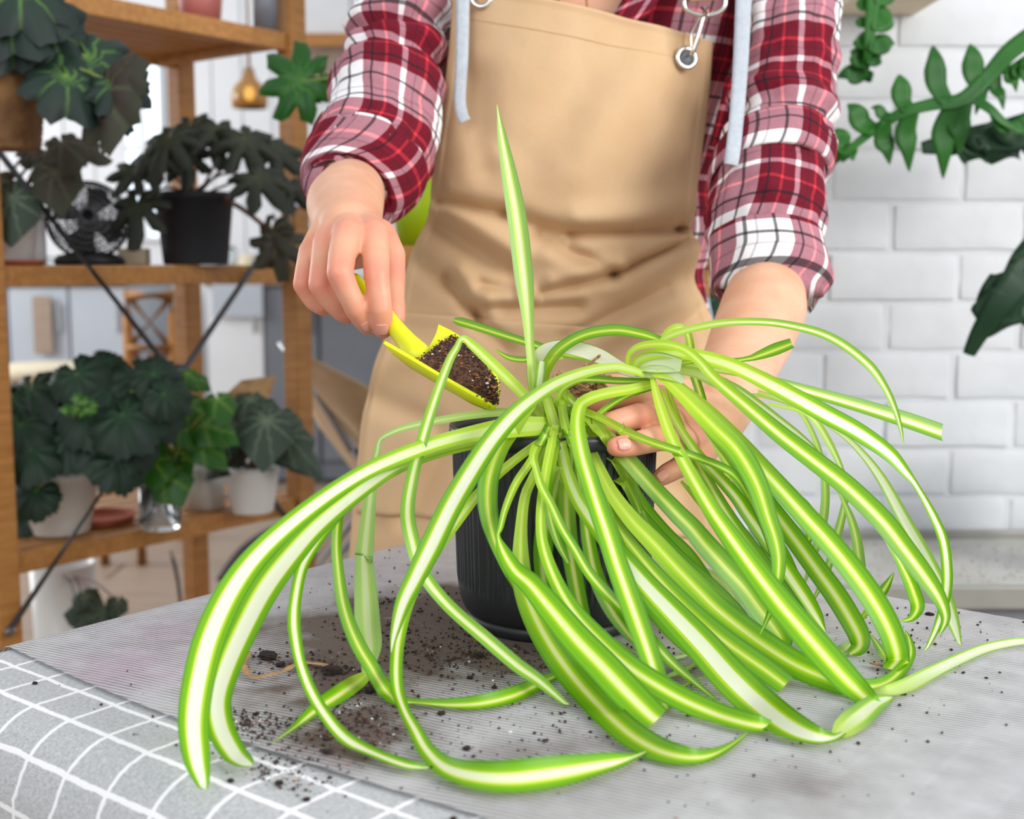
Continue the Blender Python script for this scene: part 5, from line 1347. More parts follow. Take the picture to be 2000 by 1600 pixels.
# rex begonia at the left end of the middle shelf
Ym_ = 1.83
b2 = thing('rex_begonia', SP(.12, .08, ZM), 'plum and olive rex begonia at the left end of the middle shelf', 'plant', 'begonias on the shelf unit')
c = pot_on('pot', b2, 20, Ym_, ZM, .033, .042, .085, M['whitepot'])
lathe('saucer', Vector((c.x, c.y, ZM)), [(0, 0), (.045, 0), (.05, .008), (.048, .008), (.044, .003), (0, .003)], M['terracotta'], b2, 36)
bushy(b2, c + Vector((0, 0, .08)), [(120, 278, 50), (62, 296, 40), (155, 285, 44), (95, 310, 42), (-10, 350, 50)], Ym_ - .03, 'beg_rex', br, 5, .35, 'stemred', .25, .04, .55, .5)
for i, (x, y, s) in enumerate(((22, 385, 66), (108, 335, 58))):
    cc = W(x, y, Ym_ - .06); lobed_leaf(b2, cc, s * PXM(cc), (.1, -1, .25), (.15 * i, 0, -1), M['silver_leaf' if i == 0 else 'beg_rex'], 1, .05, seed=60 + i, droop=.1, tip=.6)
boxp = W(68, 450, 1.93)
cardp = box('white_tablet', boxp, (.0065, 0, 0), (0, .03, 0), (0, 0, (W(68, 390, 1.93).z - ZM) / 2), M['paint_white'], None, .002)
cardp.location.z = 0
cardp.data.transform(Matrix.Translation((0, 0, ZM + (W(68, 390, 1.93).z - ZM) / 2 - boxp.z + .0005))); tag(cardp, 'thin white board standing on the middle shelf beside the black mesh fan', 'board')

# black desk fan with a mesh cage
Yf = 1.97
fc = W(172, 430, Yf)
fan = thing('desk_fan', Vector((fc.x, fc.y, ZM)), 'black desk fan with a mesh cage on the middle shelf', 'fan')
RF = 76 * PXM(fc); fan_n = Vector((.35, -1, .25)).normalized(); fu, fv = frame_of(fan_n)
cage = bmesh.new()
for j in range(1, 9):
    r = RF * math.sin(math.pi / 2 * j / 8); dz = .032 * math.cos(math.pi / 2 * j / 8)
    for sgn in (1, -1):
        prev = None; first = None
        for k in range(48):
            a = 2 * math.pi * k / 48; p = fc + (fu * math.cos(a) + fv * math.sin(a)) * r + fan_n * dz * sgn
            if prev is not None:
                d = (p - prev) / 2; u_, v_ = frame_of(d); box_bm(cage, (p + prev) / 2, d, u_ * .0008, v_ * .0008)
            else: first = p
            prev = p
for k in range(40):
    a = 2 * math.pi * k / 40
    for sgn in (1, -1):
        prev = None
        for j in range(0, 7):
            t = math.pi / 2 * (j + .6) / 6.6; p = fc + (fu * math.cos(a + j * .12 * sgn) + fv * math.sin(a + j * .12 * sgn)) * (RF * math.sin(t)) + fan_n * (.032 * math.cos(t) * sgn)
            if prev is not None:
                d = (p - prev) / 2; u_, v_ = frame_of(d); box_bm(cage, (p + prev) / 2, d, u_ * .0007, v_ * .0007)
            prev = p
bm_obj('mesh_cage', cage, M['dark_metal'], fan)
for k in range(4):
    a = k * math.pi / 2; d1 = fu * math.cos(a) + fv * math.sin(a); d2 = fu * math.cos(a + .9) + fv * math.sin(a + .9); e = fan_n * .008
    mesh_obj('fan_blade', [fc + d1 * .012, fc + d1 * RF * .85 + e, fc + (d1 + d2).normalized() * RF * .92, fc + d2 * RF * .8 - e, fc + d2 * .012], [(0, 1, 2, 3, 4)], M['black'], fan)
tube('motor', [fc - fan_n * .03, fc + fan_n * .012], .017, M['black'], fan, seg=20, sub=1)
tube('rim', [fc + (fu * math.cos(a) + fv * math.sin(a)) * RF for a in [2 * math.pi * k / 40 for k in range(41)]], .003, M['black'], fan, seg=8, sub=1)
tube('stand', [Vector((fc.x + .004, fc.y + .01, ZM + .012)), fc - fan_n * .02], .010, M['black'], fan, seg=14, sub=1)
lathe('base', (fc.x, fc.y, ZM + .0005), [(0, 0), (.052, 0), (.055, .006), (.05, .015), (.02, .022), (0, .022)], M['black'], fan, 40)

# star begonia in the charcoal pot
Yc = 2.06
b3 = thing('star_begonia', W(382, 516, Yc), 'dark star leaved begonia in a charcoal pot on the middle shelf', 'plant', 'begonias on the shelf unit')
k_ = PXM(W(382, 514, Yc))
c = pot_on('pot', b3, 383, Yc, ZM, 62 * k_, 74 * k_, (515 - 376) * k_, M['darkpot'], rim=True)
bushy(b3, c + Vector((0, 0, .11)), [(330, 268, 80), (372, 246, 62), (425, 252, 72), (300, 300, 66), (475, 270, 80), (530, 290, 70), (500, 345, 80), (268, 395, 74), (365, 300, 62), (565, 365, 56), (262, 330, 56)], Yc - .05, 'beg_star', br, 7, .78, 'stemred', .28, .07, .35, .5)
for i, (x, y, s) in enumerate(((545, 470, 66), (530, 450, 60))):
    cc = W(x, y, Yc - .08); lobed_leaf(b3, cc, s * PXM(cc), (.3 - i, -1, .2), (.1 - .2 * i, 0, -1), M['beg_rex'], 7, .5, seed=80 + i); stalk(b3, c + Vector((0, 0, .11)), cc)
# small cream box on the middle shelf
cb = W(262, 497, 2.05); o = boxw('cream_box', cb.x - .022, cb.x + .022, cb.y - .02, cb.y + .02, ZM + .0005, ZM + .028, M['cream'], None, .003); tag(o, 'small cream box on the middle shelf between fan and charcoal pot', 'box')

# pots on the top shelf
Yt = 2.18
for x, w0, w1, h, mat, nm, lb in ((392, .032, .042, .10, 'pinkpot', 'pink_pot', 'dusty pink flower pot on the top shelf'), (518, .020, .022, .09, 'paint_grey', 'grey_canister', 'grey canister on the top shelf next to the right post')):
    cpos = W(x, 30, Yt); t_ = thing(nm, Vector((cpos.x, cpos.y, ZT)), lb, 'pot')
    lathe('vessel', (cpos.x, cpos.y, ZT + .0005), [(0, 0), (w0, 0), (w1, h), (w1 * .92, h), (w0 * .9, .006), (0, .006)], M[mat], t_, 36)
    lathe('rim', (cpos.x, cpos.y, ZT + h), [(w1 * 1.0, -.008), (w1 * 1.08, -.008), (w1 * 1.08, 0.002), (w1 * .94, .002), (w1 * .94, -.008)], M[mat], t_, 36)

# bottom shelf plants
Yb = 1.90
b4 = thing('round_leaf_begonia', SP(.12, .12, ZB), 'deep green round leaved begonia in a white pot on the bottom shelf', 'plant', 'begonias on the shelf unit')
c = pot_on('pot', b4, 95, Yb, ZB, .045, .062, .10, M['whitepot'])
bushy(b4, c + Vector((0, 0, .08)), [(60, 760, 90), (130, 770, 95), (220, 750, 100), (270, 740, 80), (180, 800, 90), (90, 820, 85), (40, 830, 80), (240, 810, 90), (290, 800, 75), (210, 880, 72), (60, 880, 72), (30, 930, 70), (140, 850, 80), (250, 860, 70), (40, 1000, 62), (70, 960, 60), (320, 770, 60), (20, 780, 70), (300, 730, 60), (200, 710, 60), (230, 900, 66), (150, 730, 70)], Yb - .06, 'round_green', br, 9, .10, 'stem', .25, .05, .05, .4)
for i in range(14):
    p = W(br.uniform(122, 188), br.uniform(780, 808), Yb - .13); lobed_leaf(b4, p, 13 * PXM(p), (br.uniform(-.4, .4), -1, .4), (br.uniform(-1, 1), 0, 1), M['vine_green'], 3, .3, name='flower', seed=i)
stalk(b4, c + Vector((0, 0, .08)), W(155, 795, Yb - .12), mat='stem')
tr_ = W(195, 960, 1.98); t_ = lathe('plant_saucer', (tr_.x, tr_.y, ZB + .0005), [(0, 0), (.05, 0), (.056, .012), (.053, .012), (.048, .003), (0, .003)], M['terracotta'], None, 40); tag(t_, 'terracotta saucer on the bottom shelf behind the round leaved plant', 'saucer')
# vine in a glass jar
Yj = 1.93
jc = W(312, 985, Yj); b5 = thing('vine_in_jar', Vector((jc.x, jc.y, ZB)), 'bright green trailing vine rooted in a clear glass jar on the bottom shelf', 'plant')
rj = 40 * PXM(jc); hj = 88 * PXM(jc)
lathe('jar', (jc.x, jc.y, ZB + .0005), [(0, 0), (rj * .95, 0), (rj, .004), (rj, hj), (rj * .94, hj), (rj * .94, .007), (0, .007)], M['glass'], b5, 40)
lathe('water', (jc.x, jc.y, ZB + .0080), [(0, 0), (rj * .925, 0), (rj * .925, hj * .5), (0, hj * .5)], M['glass'], b5, 40)
bushy(b5, Vector((jc.x, jc.y, ZB + hj * .9)), [(370, 790, 44), (400, 830, 44), (425, 780, 40), (345, 760, 36), (395, 870, 42), (300, 900, 46), (325, 930, 50), (340, 880, 42), (290, 860, 40), (420, 840, 36), (350, 830, 40), (380, 740, 28), (325, 745, 30), (270, 905, 36), (410, 885, 32), (365, 730, 26)], Yj - .02, 'vine_green', br, 1, .05, 'stem', .2, .03, .5, .6)
# white pot with silver veined leaves
Ys = 2.06
b6 = thing('silver_leaf_plant', W(478, 962, Ys), 'silver veined foliage plant in a white pot at the right of the bottom shelf', 'plant')
k_ = PXM(W(478, 950, Ys)); c = pot_on('pot', b6, 482, Ys, ZB, 40 * k_, 52 * k_, 92 * k_, M['whitepot'], rim=False)
bushy(b6, c + Vector((0, 0, .07)), [(520, 820, 62), (470, 800, 50), (440, 830, 50), (530, 850, 60), (490, 780, 44), (455, 880, 46), (560, 850, 50), (505, 800, 44), (545, 820, 44), (575, 880, 46)], Ys - .05, 'silver_leaf', br, 1, .05, 'stemred', .2, .05, .8, .5)
for i, (x, y, s, m_) in enumerate(((478, 775, 44, 'dry'), (525, 810, 40, 'dry'), (465, 850, 44, 'beg_rex'))):
    cc = W(x, y, Ys - .03); lobed_leaf(b6, cc, s * PXM(cc), (.2, -.8, .6), (.6 - .5 * i, 0, .7 - i), M[m_], 1, .05, seed=i, tip=.8)
p = W(398, 905, 2.1); t_ = thing('white_mug', Vector((p.x, p.y, ZB)), 'small white mug behind the glass jar on the bottom shelf', 'mug')
lathe('mug_body', (p.x, p.y, ZB + .0005), [(0, 0), (.034, 0), (.036, .07), (.033, .07), (.031, .006), (0, .006)], M['whitepot'], t_, 32)
tube('mug_handle', [(p.x + .034, p.y, ZB + .055), (p.x + .056, p.y, ZB + .05), (p.x + .056, p.y, ZB + .026), (p.x + .034, p.y, ZB + .018)], .004, M['whitepot'], t_, seg=8)

# tall white planter with a small plant, lower left under the shelf
wp = W(122, 1100, 2.25); wp2 = thing('white_planter', Vector((wp.x, wp.y, 0)), 'tall white planter with sparse olive leaves on the floor under the shelf unit', 'planter')
rw = 62 * PXM(wp); lathe('planter_body', (wp.x, wp.y, 0.0005), [(0, 0), (rw * .8, 0), (rw, wp.z), (rw * .93, wp.z), (rw * .9, wp.z - .03), (0, wp.z - .03)], M['whitepot'], wp2, 40)
tops = Vector((wp.x, wp.y, wp.z - .03))
bushy(wp2, tops, [(165, 1165, 34), (205, 1190, 34), (150, 1195, 30), (230, 1175, 26), (175, 1205, 30)], 2.05, 'silver_leaf', br, 1, .05, 'stemred', .2, .02, .6, .1)
# thin black stake and hose on the floor behind
t_ = tube('plant_stake', [W(334, 1078, 2.6), W(352, 1170, 2.6), Vector((W(360, 1200, 2.6).x, 2.6, .001))], .004, M['rubber'], None, seg=8); tag(t_, 'thin dark stake standing on the floor under the shelf unit', 'stake')
hz = [T(x, y, .012) for x, y in ((430, 1130), (470, 1075), (520, 1040), (560, 1030), (590, 1045), (600, 1085), (570, 1110))]
t_ = tube('cable', hz, .010, M['rubber'], None, seg=8); tag(t_, 'dark cable looping across the floor right of the shelf unit', 'cable')

# ------------------------------------------------------------------ plants by the brick wall on the right
def pinnate_leaf(parent, pts, Y, lobes, mat, name='leaf', w0=9, droop=.01):
    """deeply cut leaf: pts = midrib pixels (tip last); lobes = (position on midrib, end px, end py, width px)"""
    rib = spline([W(x, y, Y + dy) for x, y, dy in pts], 8); N = len(rib)
    vs_, fs = [], []
    def blade(cs, ws):
        b0 = len(vs_); n = len(cs)
        for i, p in enumerate(cs):
            t = (cs[min(i + 1, n - 1)] - cs[max(i - 1, 0)]).normalized(); s = t.cross(Vector((.05, -1, .25)).normalized()).normalized()
            for u in (-1, -.5, 0, .5, 1): vs_.append(p + s * (u * ws[i]) + Vector((0, -.25, 1)).normalized() * (abs(u) * ws[i] * .10))
        for i in range(n - 1):
            for k in range(4): a = b0 + i * 5 + k; fs.append((a, a + 1, a + 6, a + 5))
    k = PXM(rib[N // 2])
    blade(rib, [max(.0006, w0 * k * (1 - .75 * (i / N))) for i in range(N)])
    for pos, ex, ey, w in lobes:
        i = min(N - 1, int(pos * (N - 1))); a = rib[i]; b = W(ex, ey, Y + pts[0][2] + droop)
        t = (rib[min(i + 2, N - 1)] - rib[max(i - 2, 0)]).normalized()
        m1 = lerp(a, b, .33) + t * (b - a).length * .10; m2 = lerp(a, b, .7) + t * (b - a).length * .06 + Vector((0, -.006, .004))
        cs = spline([a, m1, m2, b], 6); n = len(cs)
        ws = [w * k * .85 * (.62 + .4 * min(1, j / (n - 1) / .4)) * min(1, (1 - j / (n - 1)) / .5 + .02) for j in range(n)]
        blade(cs, ws)
    o = mesh_obj(name, vs_, fs, mat, parent); md2 = o.modifiers.new('s', 'SOLIDIFY'); md2.thickness = .0006
    return o
Yp = 1.62
ph1 = thing('philodendron', W(2110, 120, Yp), 'philodendron reaching in from the right with long finger lobed leaves before the brick wall', 'plant', 'philodendrons by the brick wall')
pinnate_leaf(ph1, [(2040, 55, 0), (1975, 100, 0), (1930, 150, 0), (1880, 195, -.01), (1820, 205, -.01), (1760, 222, -.01), (1700, 260, 0), (1650, 300, 0), (1628, 318, .01)], Yp,
    [(.30, 1895, 85, 26), (.45, 1822, 88, 26), (.60, 1757, 145, 24), (.74, 1655, 203, 26), (.86, 1634, 250, 24), (.84, 1645, 318, 22), (.70, 1738, 322, 24), (.58, 1776, 336, 26), (.42, 1842, 350, 28), (.37, 1873, 305, 28), (.94, 1630, 300, 16), (.66, 1700, 210, 14)], M['philo'], w0=20)
pinnate_leaf(ph1, [(2080, 60, 0), (2010, 110, 0), (1960, 140, .01), (1915, 160, .02)], Yp + .03, [(.2, 2000, 60, 18), (.4, 2010, 135, 16), (.5, 2005, 165, 16), (.6, 1985, 180, 16), (.75, 1960, 215, 16), (.85, 1905, 225, 16), (.4, 2030, 190, 18)], M['philo'], w0=9)
pinnate_leaf(ph1, [(1905, 195, 0), (1935, 215, -.01), (1962, 240, -.01), (2010, 262, 0), (2060, 270, 0)], Yp - .03, [(.3, 1968, 275, 18), (.6, 2010, 240, 20)], M['philo'], w0=12)
pinnate_leaf(ph1, [(2080, 240, 0), (1980, 265, 0), (1900, 275, .01), (1840, 285, .01), (1800, 290, .01)], Yp + .07, [(.2, 1985, 235, 70), (.3, 1935, 322, 60), (.45, 1880, 318, 52), (.4, 1920, 248, 60), (.6, 1850, 305, 50), (.1, 2010, 310, 70)], M['philod'], w0=42)
tube('stem', [W(2040, 55, Yp), W(2080, 40, Yp), W(2110, 120, Yp), W(2130, 500, Yp + .02), W(2130, 640, Yp + .03)], .006, M['stem'], ph1, seg=8)
pinnate_leaf(ph1, [(2060, 470, 0), (2010, 520, 0), (1985, 555, -.01), (1950, 600, -.01), (1915, 650, 0), (1892, 694, .01)], Yp - .02, [(.15, 1990, 485, 50), (.35, 1906, 596, 44), (.5, 1930, 660, 60), (.3, 2010, 610, 60), (.2, 2030, 660, 60)], M['philod'], w0=46)
zb_ = 0.62
pp = W(2130, 700, Yp + .03)
lathe('pot', (pp.x, pp.y, zb_), [(0, 0), (.06, 0), (.075, .14), (.07, .14), (.066, .12), (0, .12)], M['whitepot'], ph1, 40)
tube('stem', [W(2130, 640, Yp + .03), Vector((pp.x, pp.y, zb_ + .12))], .007, M['stem'], ph1, seg=8, sub=1)
# wall shelf above with a second, hanging philodendron
sh = W(1765, 4, WY - .09); wsh = boxw('wall_shelf', W(1676, 4, WY - .14).x, W(1852, 4, WY - .14).x, WY - .16, WY - .002, sh.z + .0, sh.z + .020, M['cream'], None, .002); tag(wsh, 'short pale wooden shelf on the brick wall at the top edge', 'shelf')
ph2 = thing('hanging_philodendron', Vector((sh.x - .04, WY - .09, sh.z + .02)), 'philodendron frond hanging from the small shelf on the brick wall', 'plant', 'philodendrons by the brick wall')
lathe('pot', (sh.x - .0, WY - .085, sh.z + .0205), [(0, 0), (.05, 0), (.06, .10), (.056, .10), (.053, .085), (0, .085)], M['whitepot'], ph2, 36)
pinnate_leaf(ph2, [(1715, -70, -.0), (1708, -10, -.01), (1702, 40, -.01), (1697, 90, -.01), (1692, 130, 0), (1692, 155, .01)], WY - .17, [(.2, 1745, -20, 30), (.4, 1742, 28, 34), (.45, 1690, 35, 30), (.58, 1748, 85, 24), (.55, 1672, 75, 28), (.72, 1722, 112, 22), (.75, 1660, 100, 26), (.85, 1634, 152, 24), (.3, 1688, -5, 30), (.92, 1702, 158, 14)], M['philo'], w0=18)
tube('stem', [W(1715, -70, WY - .17), Vector((sh.x - .02, WY - .1, sh.z + .13)), Vector((sh.x, WY - .085, sh.z + .105))], .004, M['stem'], ph2, seg=8)

# low bench with a pale plastic tray at the lower right
bz = P(1800, 1040, 2.17).z
yb0 = (1.005 - bz)
fy = T(1950, 1148, bz).y
WB = WY - .03
bench = thing('bench', (.75, (fy + WY) / 2, 0), 'low white bench against the brick wall at the lower right', 'bench')
bx0, bx1 = W(1470, 1100, fy).x, 1.5
boxw('bench_top', bx0, bx1, fy + .02, WB, bz - .055, bz - .03, M['paint_grey'], bench, .003)
for x in (bx0 + .04, bx1 - .04):
    for y in (fy + .05, WB - .03): boxw('leg', x - .018, x + .018, y - .018, y + .018, 0, bz - .055, M['paint_grey'], bench, .003)
tray = thing('plastic_tray', ((bx0 + .75) / 2, (fy + WY) / 2, bz - .03), 'shallow cloudy plastic tray with brownish residue on the bench', 'tray')
tx0, tx1 = bx0 + .01, 1.30
boxw('tray_base', tx0, tx1, fy + .012, WY - .012, bz - .0295, bz - .012, M['tray'], tray, .004)
for (x0, x1, y0, y1) in ((tx0, tx1, fy, fy + .012), (tx0, tx1, WY - .02, WY - .008), (tx0 - .01, tx0 + .004, fy, WY - .01), (tx1 - .004, tx1 + .01, fy, WY - .01)):
    boxw('tray_rim', x0, x1, y0, y1, bz - .029, bz + .002, M['trayrim'], tray, .004)
tb = bmesh.new(); q_ = random.Random(3)
for i in range(700):
    p = Vector((q_.uniform(.30, .85), q_.uniform(fy + .03, WY - .05), bz - .0118)); rr_ = q_.uniform(.0005, .0022)
    if q_.random() < .5: p.x = q_.gauss(.62, .08)
    crumb(tb, p, rr_, q_, .25)
o = bm_obj('tray_residue', tb, M['fibre'], tray); o['kind'] = 'stuff'; o['label'] = 'brownish residue in the tray'

# ------------------------------------------------------------------ shelf board and lime pot behind the gardener
Yq = WY - .12
sb0 = W(690, 475, Yq); sb1 = W(1420, 475, Yq)
sz = W(1000, 482, Yq).z
side = thing('side_table', ((sb0.x + sb1.x) / 2, Yq, 0), 'pine side table behind the gardener', 'side table')
boxw('table_top', W(760, 480, Yq).x, W(1432, 480, Yq).x, Yq - .10, Yq + .09, sz - .028, sz, M['woodh'], side, .003)
for x in (W(775, 480, Yq).x, W(1350, 480, Yq).x):
    for y in (Yq - .07, Yq + .07): boxw('leg', x - .014, x + .014, y - .014, y + .014, 0, sz - .028, M['wood'], side, .002)
lp = W(826, 460, Yq); lpt = thing('lobed_leaf_plant', Vector((lp.x, Yq, sz)), 'lime green pot with bright lobed leaves behind the gardener', 'plant')
lathe('pot', (lp.x, Yq, sz + .0005), [(0, 0), (.034, 0), (.050, .105), (.046, .105), (.043, .09), (0, .09)], M['limepot'], lpt, 36)
ctr = Vector((lp.x, Yq, sz + .09))
for i, (x, y, s, dy) in enumerate(((800, 345, 40, -.03), (830, 350, 36, -.02), (850, 330, 50, 0), (600, 165, 0, 0))):
    if not s: continue
    cc = W(x, y, Yq + dy); lobed_leaf(lpt, cc, s * PXM(cc), (0, -1, .4), (-.3, 0, -1), M['lobed_green'], 5, .4, seed=i); stalk(lpt, ctr, cc, mat='stem')
cc = W(588, 158, Yq - .03)
lobed_leaf(lpt, cc, 98 * PXM(cc), (-.1, -1, .25), (-1, 0, -.15), M['lobed_green'], 7, .45, seed=3, droop=.1, tip=-.1)
c2 = W(612, 168, Yq - .02); lobed_leaf(lpt, c2, 40 * PXM(c2), (0, -1, .4), (1, 0, .45), M['lobed_green'], 3, .3, seed=8)
stalk(lpt, ctr, cc, .0025, 'stem', .06)

# fern like leaf glimpsed between the arm and the apron
fl = thing('small_palm', W(1400, 640, Yq + .02), 'small dark palm leaf glimpsed between the forearm and the apron', 'plant')
pinnate_leaf(fl, [(1385, 720, 0), (1392, 640, 0), (1396, 590, .0)], Yq, [(.5, 1376, 575, 18), (.5, 1412, 588, 18), (.7, 1386, 560, 16), (.3, 1410, 630, 18), (.3, 1372, 620, 16)], M['philod'])
pinp = W(1385, 760, Yq); lathe('pot', (pinp.x, pinp.y, pinp.z - .10), [(0, 0), (.035, 0), (.045, .10), (.041, .10), (0, .09)], M['whitepot'], fl, 30)
boxw('plant_stand', pinp.x - .05, pinp.x + .05, pinp.y - .05, pinp.y + .05, 0, pinp.z - .1005, M['paint_white'], fl, .004)

# canvas sling chair between the shelf unit and the gardener
Yl = 2.75
ch = thing('sling_chair', Vector((W(640, 900, Yl).x, Yl, 0)), 'beige canvas sling chair with chrome tube frame behind the gardener', 'chair')
def sheet3(name, a, b, mat, parent, sag=.02, th=.003):
    vs_, fs = [], []; n = 12
    for i in range(n + 1):
        for j in range(n + 1):
            p = lerp(spl(a, i / n), spl(b, i / n), j / n); p.z -= sag * math.sin(math.pi * j / n); vs_.append(p)
    for i in range(n):
        for j in range(n): q = i * (n + 1) + j; fs.append((q, q + n + 1, q + n + 2, q + 1))
    o = mesh_obj(name, vs_, fs, mat, parent); md2 = o.modifiers.new('s', 'SOLIDIFY'); md2.thickness = th; return o
def spl(pts, t):
    n = len(pts) - 1; i = min(int(t * n), n - 1); return lerp(pts[i], pts[i + 1], t * n - i)
sheet3('canvas_back', [W(556, 672, Yl - .15), W(700, 745, Yl - .15), W(800, 800, Yl - .15)], [W(600, 760, Yl + .25), W(700, 850, Yl + .25), W(800, 900, Yl + .25)], M['canvas'], ch)
sheet3('canvas_seat', [W(590, 740, Yl - .18), W(680, 830, Yl - .2), W(790, 960, Yl - .2)], [W(640, 850, Yl + .1), W(700, 930, Yl + .1), W(790, 1010, Yl + .1)], M['canvas'], ch)
for a, b in (((548, 668), (690, 880)), ((690, 880), (820, 1010))): tube('frame_tube', [W(*a, Yl - .19), W(*b, Yl - .21)], .011, M['steel'], ch, seg=10, sub=1)
for a, b in (((760, 930), (640, 1080)), ((740, 1000), (650, 1100)), ((760, 930), (880, 1140))):
    p, q = W(*a, Yl - .1), W(*b, Yl - .1); d = (q - p) / max(1e-6, (p.z - q.z)); tube('leg', [p, p + d * p.z], .010, M['steel'], ch, seg=10, sub=1)

# ------------------------------------------------------------------ kitchen far behind
Yk = 5.6
def kx(px, Y=Yk): return W(px, 514, Y).x
CT = W(200, 541, Yk).z
for i, (x0, x1, mat, lb) in enumerate(((-190, 10, 'paint_blue', 'pale blue grey kitchen cabinet at the far left'), (12, 130, 'paint_blue', 'pale blue grey kitchen cabinet behind the hanging towel'), (132, 245, 'paint_blue', 'pale blue grey kitchen cabinet behind the wooden chair'), (400, 512, 'paint_white', 'white kitchen cabinet right of the rear shelf post'), (514, 620, 'paint_grey', 'dark grey kitchen cabinet beside the right shelf post'), (622, 800, 'paint_grey', 'dark grey kitchen cabinet behind the sling chair'))):
    a, b = kx(x0), kx(x1); t_ = thing('kitchen_cabinet', ((a + b) / 2, Yk + .3, 0), lb, 'cabinet', 'kitchen base cabinets')
    boxw('body', a, b, Yk + .02, FAR - .02, .0, CT - .04, M[mat], t_)
    boxw('plinth', a, b, Yk + .04, Yk + .06, 0.001, .09, M['paint_grey'], t_)
    d = boxw('door', a + .004, b - .004, Yk - .001, Yk + .019, .10, CT - .05, M[mat], t_, .003)
    boxw('handle', b - .05, b - .035, Yk - .02, Yk - .001, CT - .25, CT - .12, M['steel'], d, .002)
for x0, x1, lb in ((-195, 250, 'walnut worktop over the pale blue cabinets'), (396, 805, 'walnut worktop over the white and grey cabinets')):
    o = boxw('worktop', kx(x0), kx(x1), Yk - .02, FAR - .015, CT - .039, CT, M['counter'], None, .004); tag(o, lb, 'worktop')
tw = bmesh.new()
o = boxw('hanging_towel', kx(64), kx(102), Yk - .035, Yk - .021, W(80, 690, Yk).z, W(80, 578, Yk).z, M['towel'], None, .006); tag(o, 'taupe towel hanging on the pale blue cabinet door', 'towel')
o = boxw('checked_towel', kx(415), kx(515), Yk - .035, Yk - .021, W(80, 620, Yk).z, W(80, 556, Yk).z, M['cotton'], None, .006); tag(o, 'grey towel over the edge of the white cabinet', 'towel')
jr = random.Random(9)
for i, (x, h, r, mat, lb) in enumerate(((20, .05, .05, 'whitepot', 'white bowl at the left end of the far worktop'), (70, .09, .035, 'glass', 'clear glass on the far worktop left of the fan'), (120, .06, .045, 'whitepot', 'white cup on the far worktop right of the glass'), (430, .14, .05, 'glass', 'tall glass jar on the far worktop by the rear shelf post'), (470, .10, .05, 'cream', 'cream jar on the far worktop'), (505, .17, .04, 'glass', 'glass bottle on the far worktop next to the cream jar'), (545, .12, .045, 'whitepot', 'white jar on the far worktop beside the right shelf post'))):
    t_ = thing('kitchen_jar', (kx(x), Yk + .15, CT), lb, 'jar', 'vessels on the far worktops')
    lathe('jar_body', (kx(x), Yk + .15, CT + .0005), [(0, 0), (r * .9, 0), (r, .01), (r, h * .8), (r * .7, h), (r * .6, h), (r * .6, h * .8), (r * .9, h * .7), (r * .85, .012), (0, .012)], M[mat], t_, 28)
# tall units and wall boards
o = thing('tall_cabinet', (kx(660, 5.0), 5.2, 0), 'tall white cabinet right of the shelf unit with a wooden rail', 'cabinet')
boxw('body', kx(560, 5.0), kx(900, 5.0), 5.02, 5.6, 0.95, 2.6, M['paint_white'], o)
boxw('door', kx(598, 5.0), kx(690, 5.0), 5.0, 5.019, W(1, 66, 5.0).z, 2.59, M['paint_white'], o, .003)
boxw('door', kx(598, 5.0), kx(690, 5.0), 5.0, 5.019, W(1, 330, 5.0).z, W(1, 200, 5.0).z, M['paint_white'], o, .003)
boxw('recess_panel', kx(598, 5.0), kx(690, 5.0), 5.005, 5.019, W(1, 198, 5.0).z, W(1, 96, 5.0).z, M['towel'], o, .003)
boxw('wooden_rail', kx(592, 5.0), kx(720, 5.0), 4.96, 4.999, W(1, 94, 5.0).z, W(1, 68, 5.0).z, M['woodh'], o, .003)
boxw('base', kx(625, 5.0), kx(895, 5.0), 5.05, 5.55, 0.93, .9495, M['paint_white'], o)
# pendant lamp
Yd = 4.2; pl = W(487, 180, Yd); kp = PXM(pl)
lamp = thing('pendant_lamp', pl, 'amber glass pendant lamp hanging in the kitchen', 'lamp')
lathe('lamp_shade', pl, [(34 * kp, -30 * kp), (36 * kp, -10 * kp), (30 * kp, 10 * kp), (14 * kp, 26 * kp), (9 * kp, 46 * kp), (8 * kp, 46 * kp), (12 * kp, 24 * kp), (28 * kp, 9 * kp), (34 * kp, -10 * kp), (32 * kp, -30 * kp)], M['gold'], lamp, 36)
bulb, nt, nd, b_ = new_mat('warm_bulb'); b_.inputs['Emission Color'].default_value = (1, .82, .5, 1); b_.inputs['Emission Strength'].default_value = 5
lathe('bulb', pl, [(0, -16 * kp), (8 * kp, -12 * kp), (11 * kp, -2 * kp), (7 * kp, 8 * kp), (0, 12 * kp)], bulb, lamp, 20)
tube('lamp_cord', [pl + Vector((0, 0, 46 * kp)), pl + Vector((0, 0, 1.1))], .006, M['gold_metal'], lamp, seg=8, sub=1)
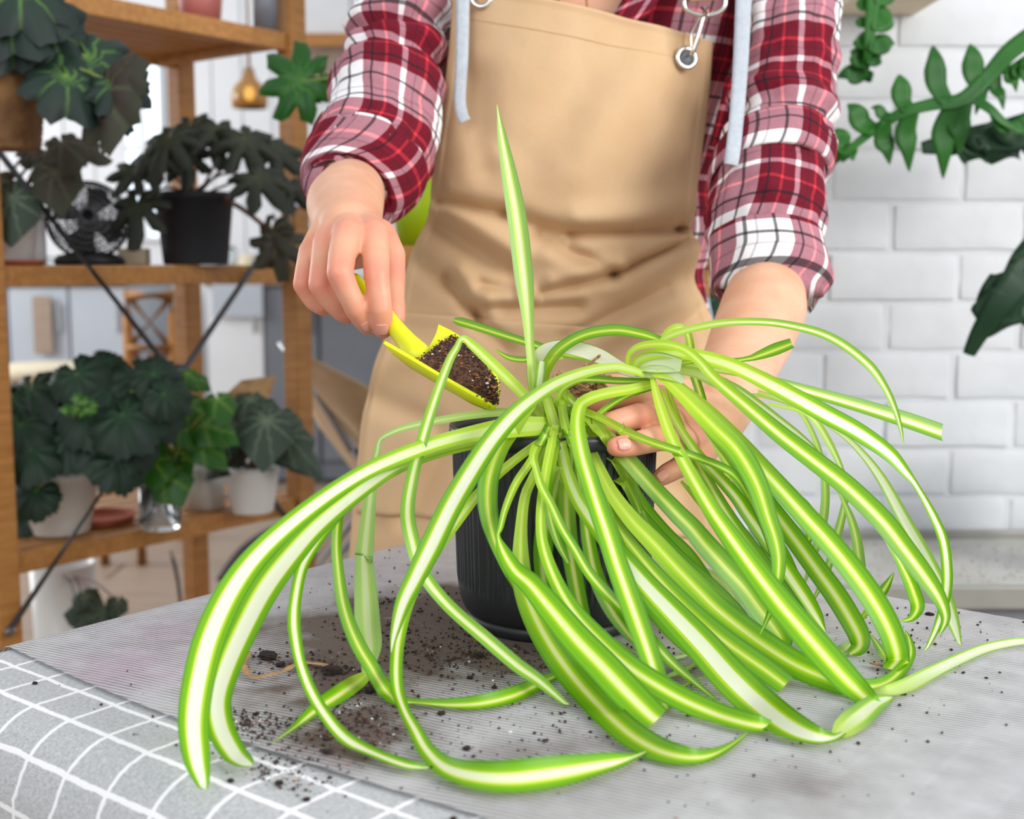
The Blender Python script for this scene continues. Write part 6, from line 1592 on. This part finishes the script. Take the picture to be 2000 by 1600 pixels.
# cross back chair
Yw = 4.4
wc = thing('wooden_chair', Vector((W(290, 800, Yw).x, Yw, 0)), 'brown wooden chair with a crossed lattice back behind the shelf unit', 'chair')
wv = lambda x, y, d=0: W(x, y, Yw + d)
zs_ = W(290, 800, Yw).z
for x in (247, 335): tube('back_post', [wv(x, 568), wv(x + 4, 690), Vector((wv(x + 6, 800).x, Yw, zs_)), Vector((wv(x + 6, 800).x, Yw + .03, 0.0))], .019, M['wood'], wc, seg=8, sub=2)
for y in (578, 680): tube('back_rail', [wv(250, y), wv(336, y)], .024, M['wood'], wc, seg=8, sub=1)
for a, b in (((255, 585), (330, 675)), ((330, 585), (255, 675))): tube('lattice_bar', [wv(*a), wv(*b)], .012, M['wood'], wc, seg=8, sub=1)
for k in range(3): tube('lattice_bar', [wv(268 + 26 * k, 690), wv(272 + 26 * k, 795)], .012, M['wood'], wc, seg=8, sub=1)
s0, s1 = wv(245, 800), wv(345, 800)
boxw('seat', s0.x, s1.x, Yw - .40, Yw + .02, zs_ - .03, zs_, M['wood'], wc, .008)
for x in (s0.x + .03, s1.x - .03): tube('leg', [Vector((x, Yw - .36, zs_ - .03)), Vector((x, Yw - .37, 0))], .018, M['wood'], wc, seg=8, sub=1)
# round stool seat seen at left, black rug
st = W(88, 712, 4.9); so = thing('stool', Vector((st.x, 4.9, 0)), 'pale round stool in the kitchen behind the shelf unit', 'stool')
lathe('seat', (st.x, 4.9, st.z - .05), [(0, 0), (.19, 0), (.20, .02), (.20, .04), (.18, .05), (0, .05)], M['cream'], so, 36)
for a in range(4):
    d = Vector((math.cos(a * 1.57 + .8), math.sin(a * 1.57 + .8), 0)); tube('leg', [Vector((st.x, 4.9, st.z - .05)) + d * .12, Vector((st.x, 4.9, 0)) + d * .18], .016, M['paint_white'], so, seg=8, sub=1)
g0, g1 = T(520, 935, .006), T(660, 885, .006)
o = boxw('floor_mat', g0.x - .3, g1.x + .25, g0.y - .1, g1.y - .5, .0005, .012, M['rubber'], None, .004); tag(o, 'black mat on the kitchen floor right of the shelf unit', 'mat')
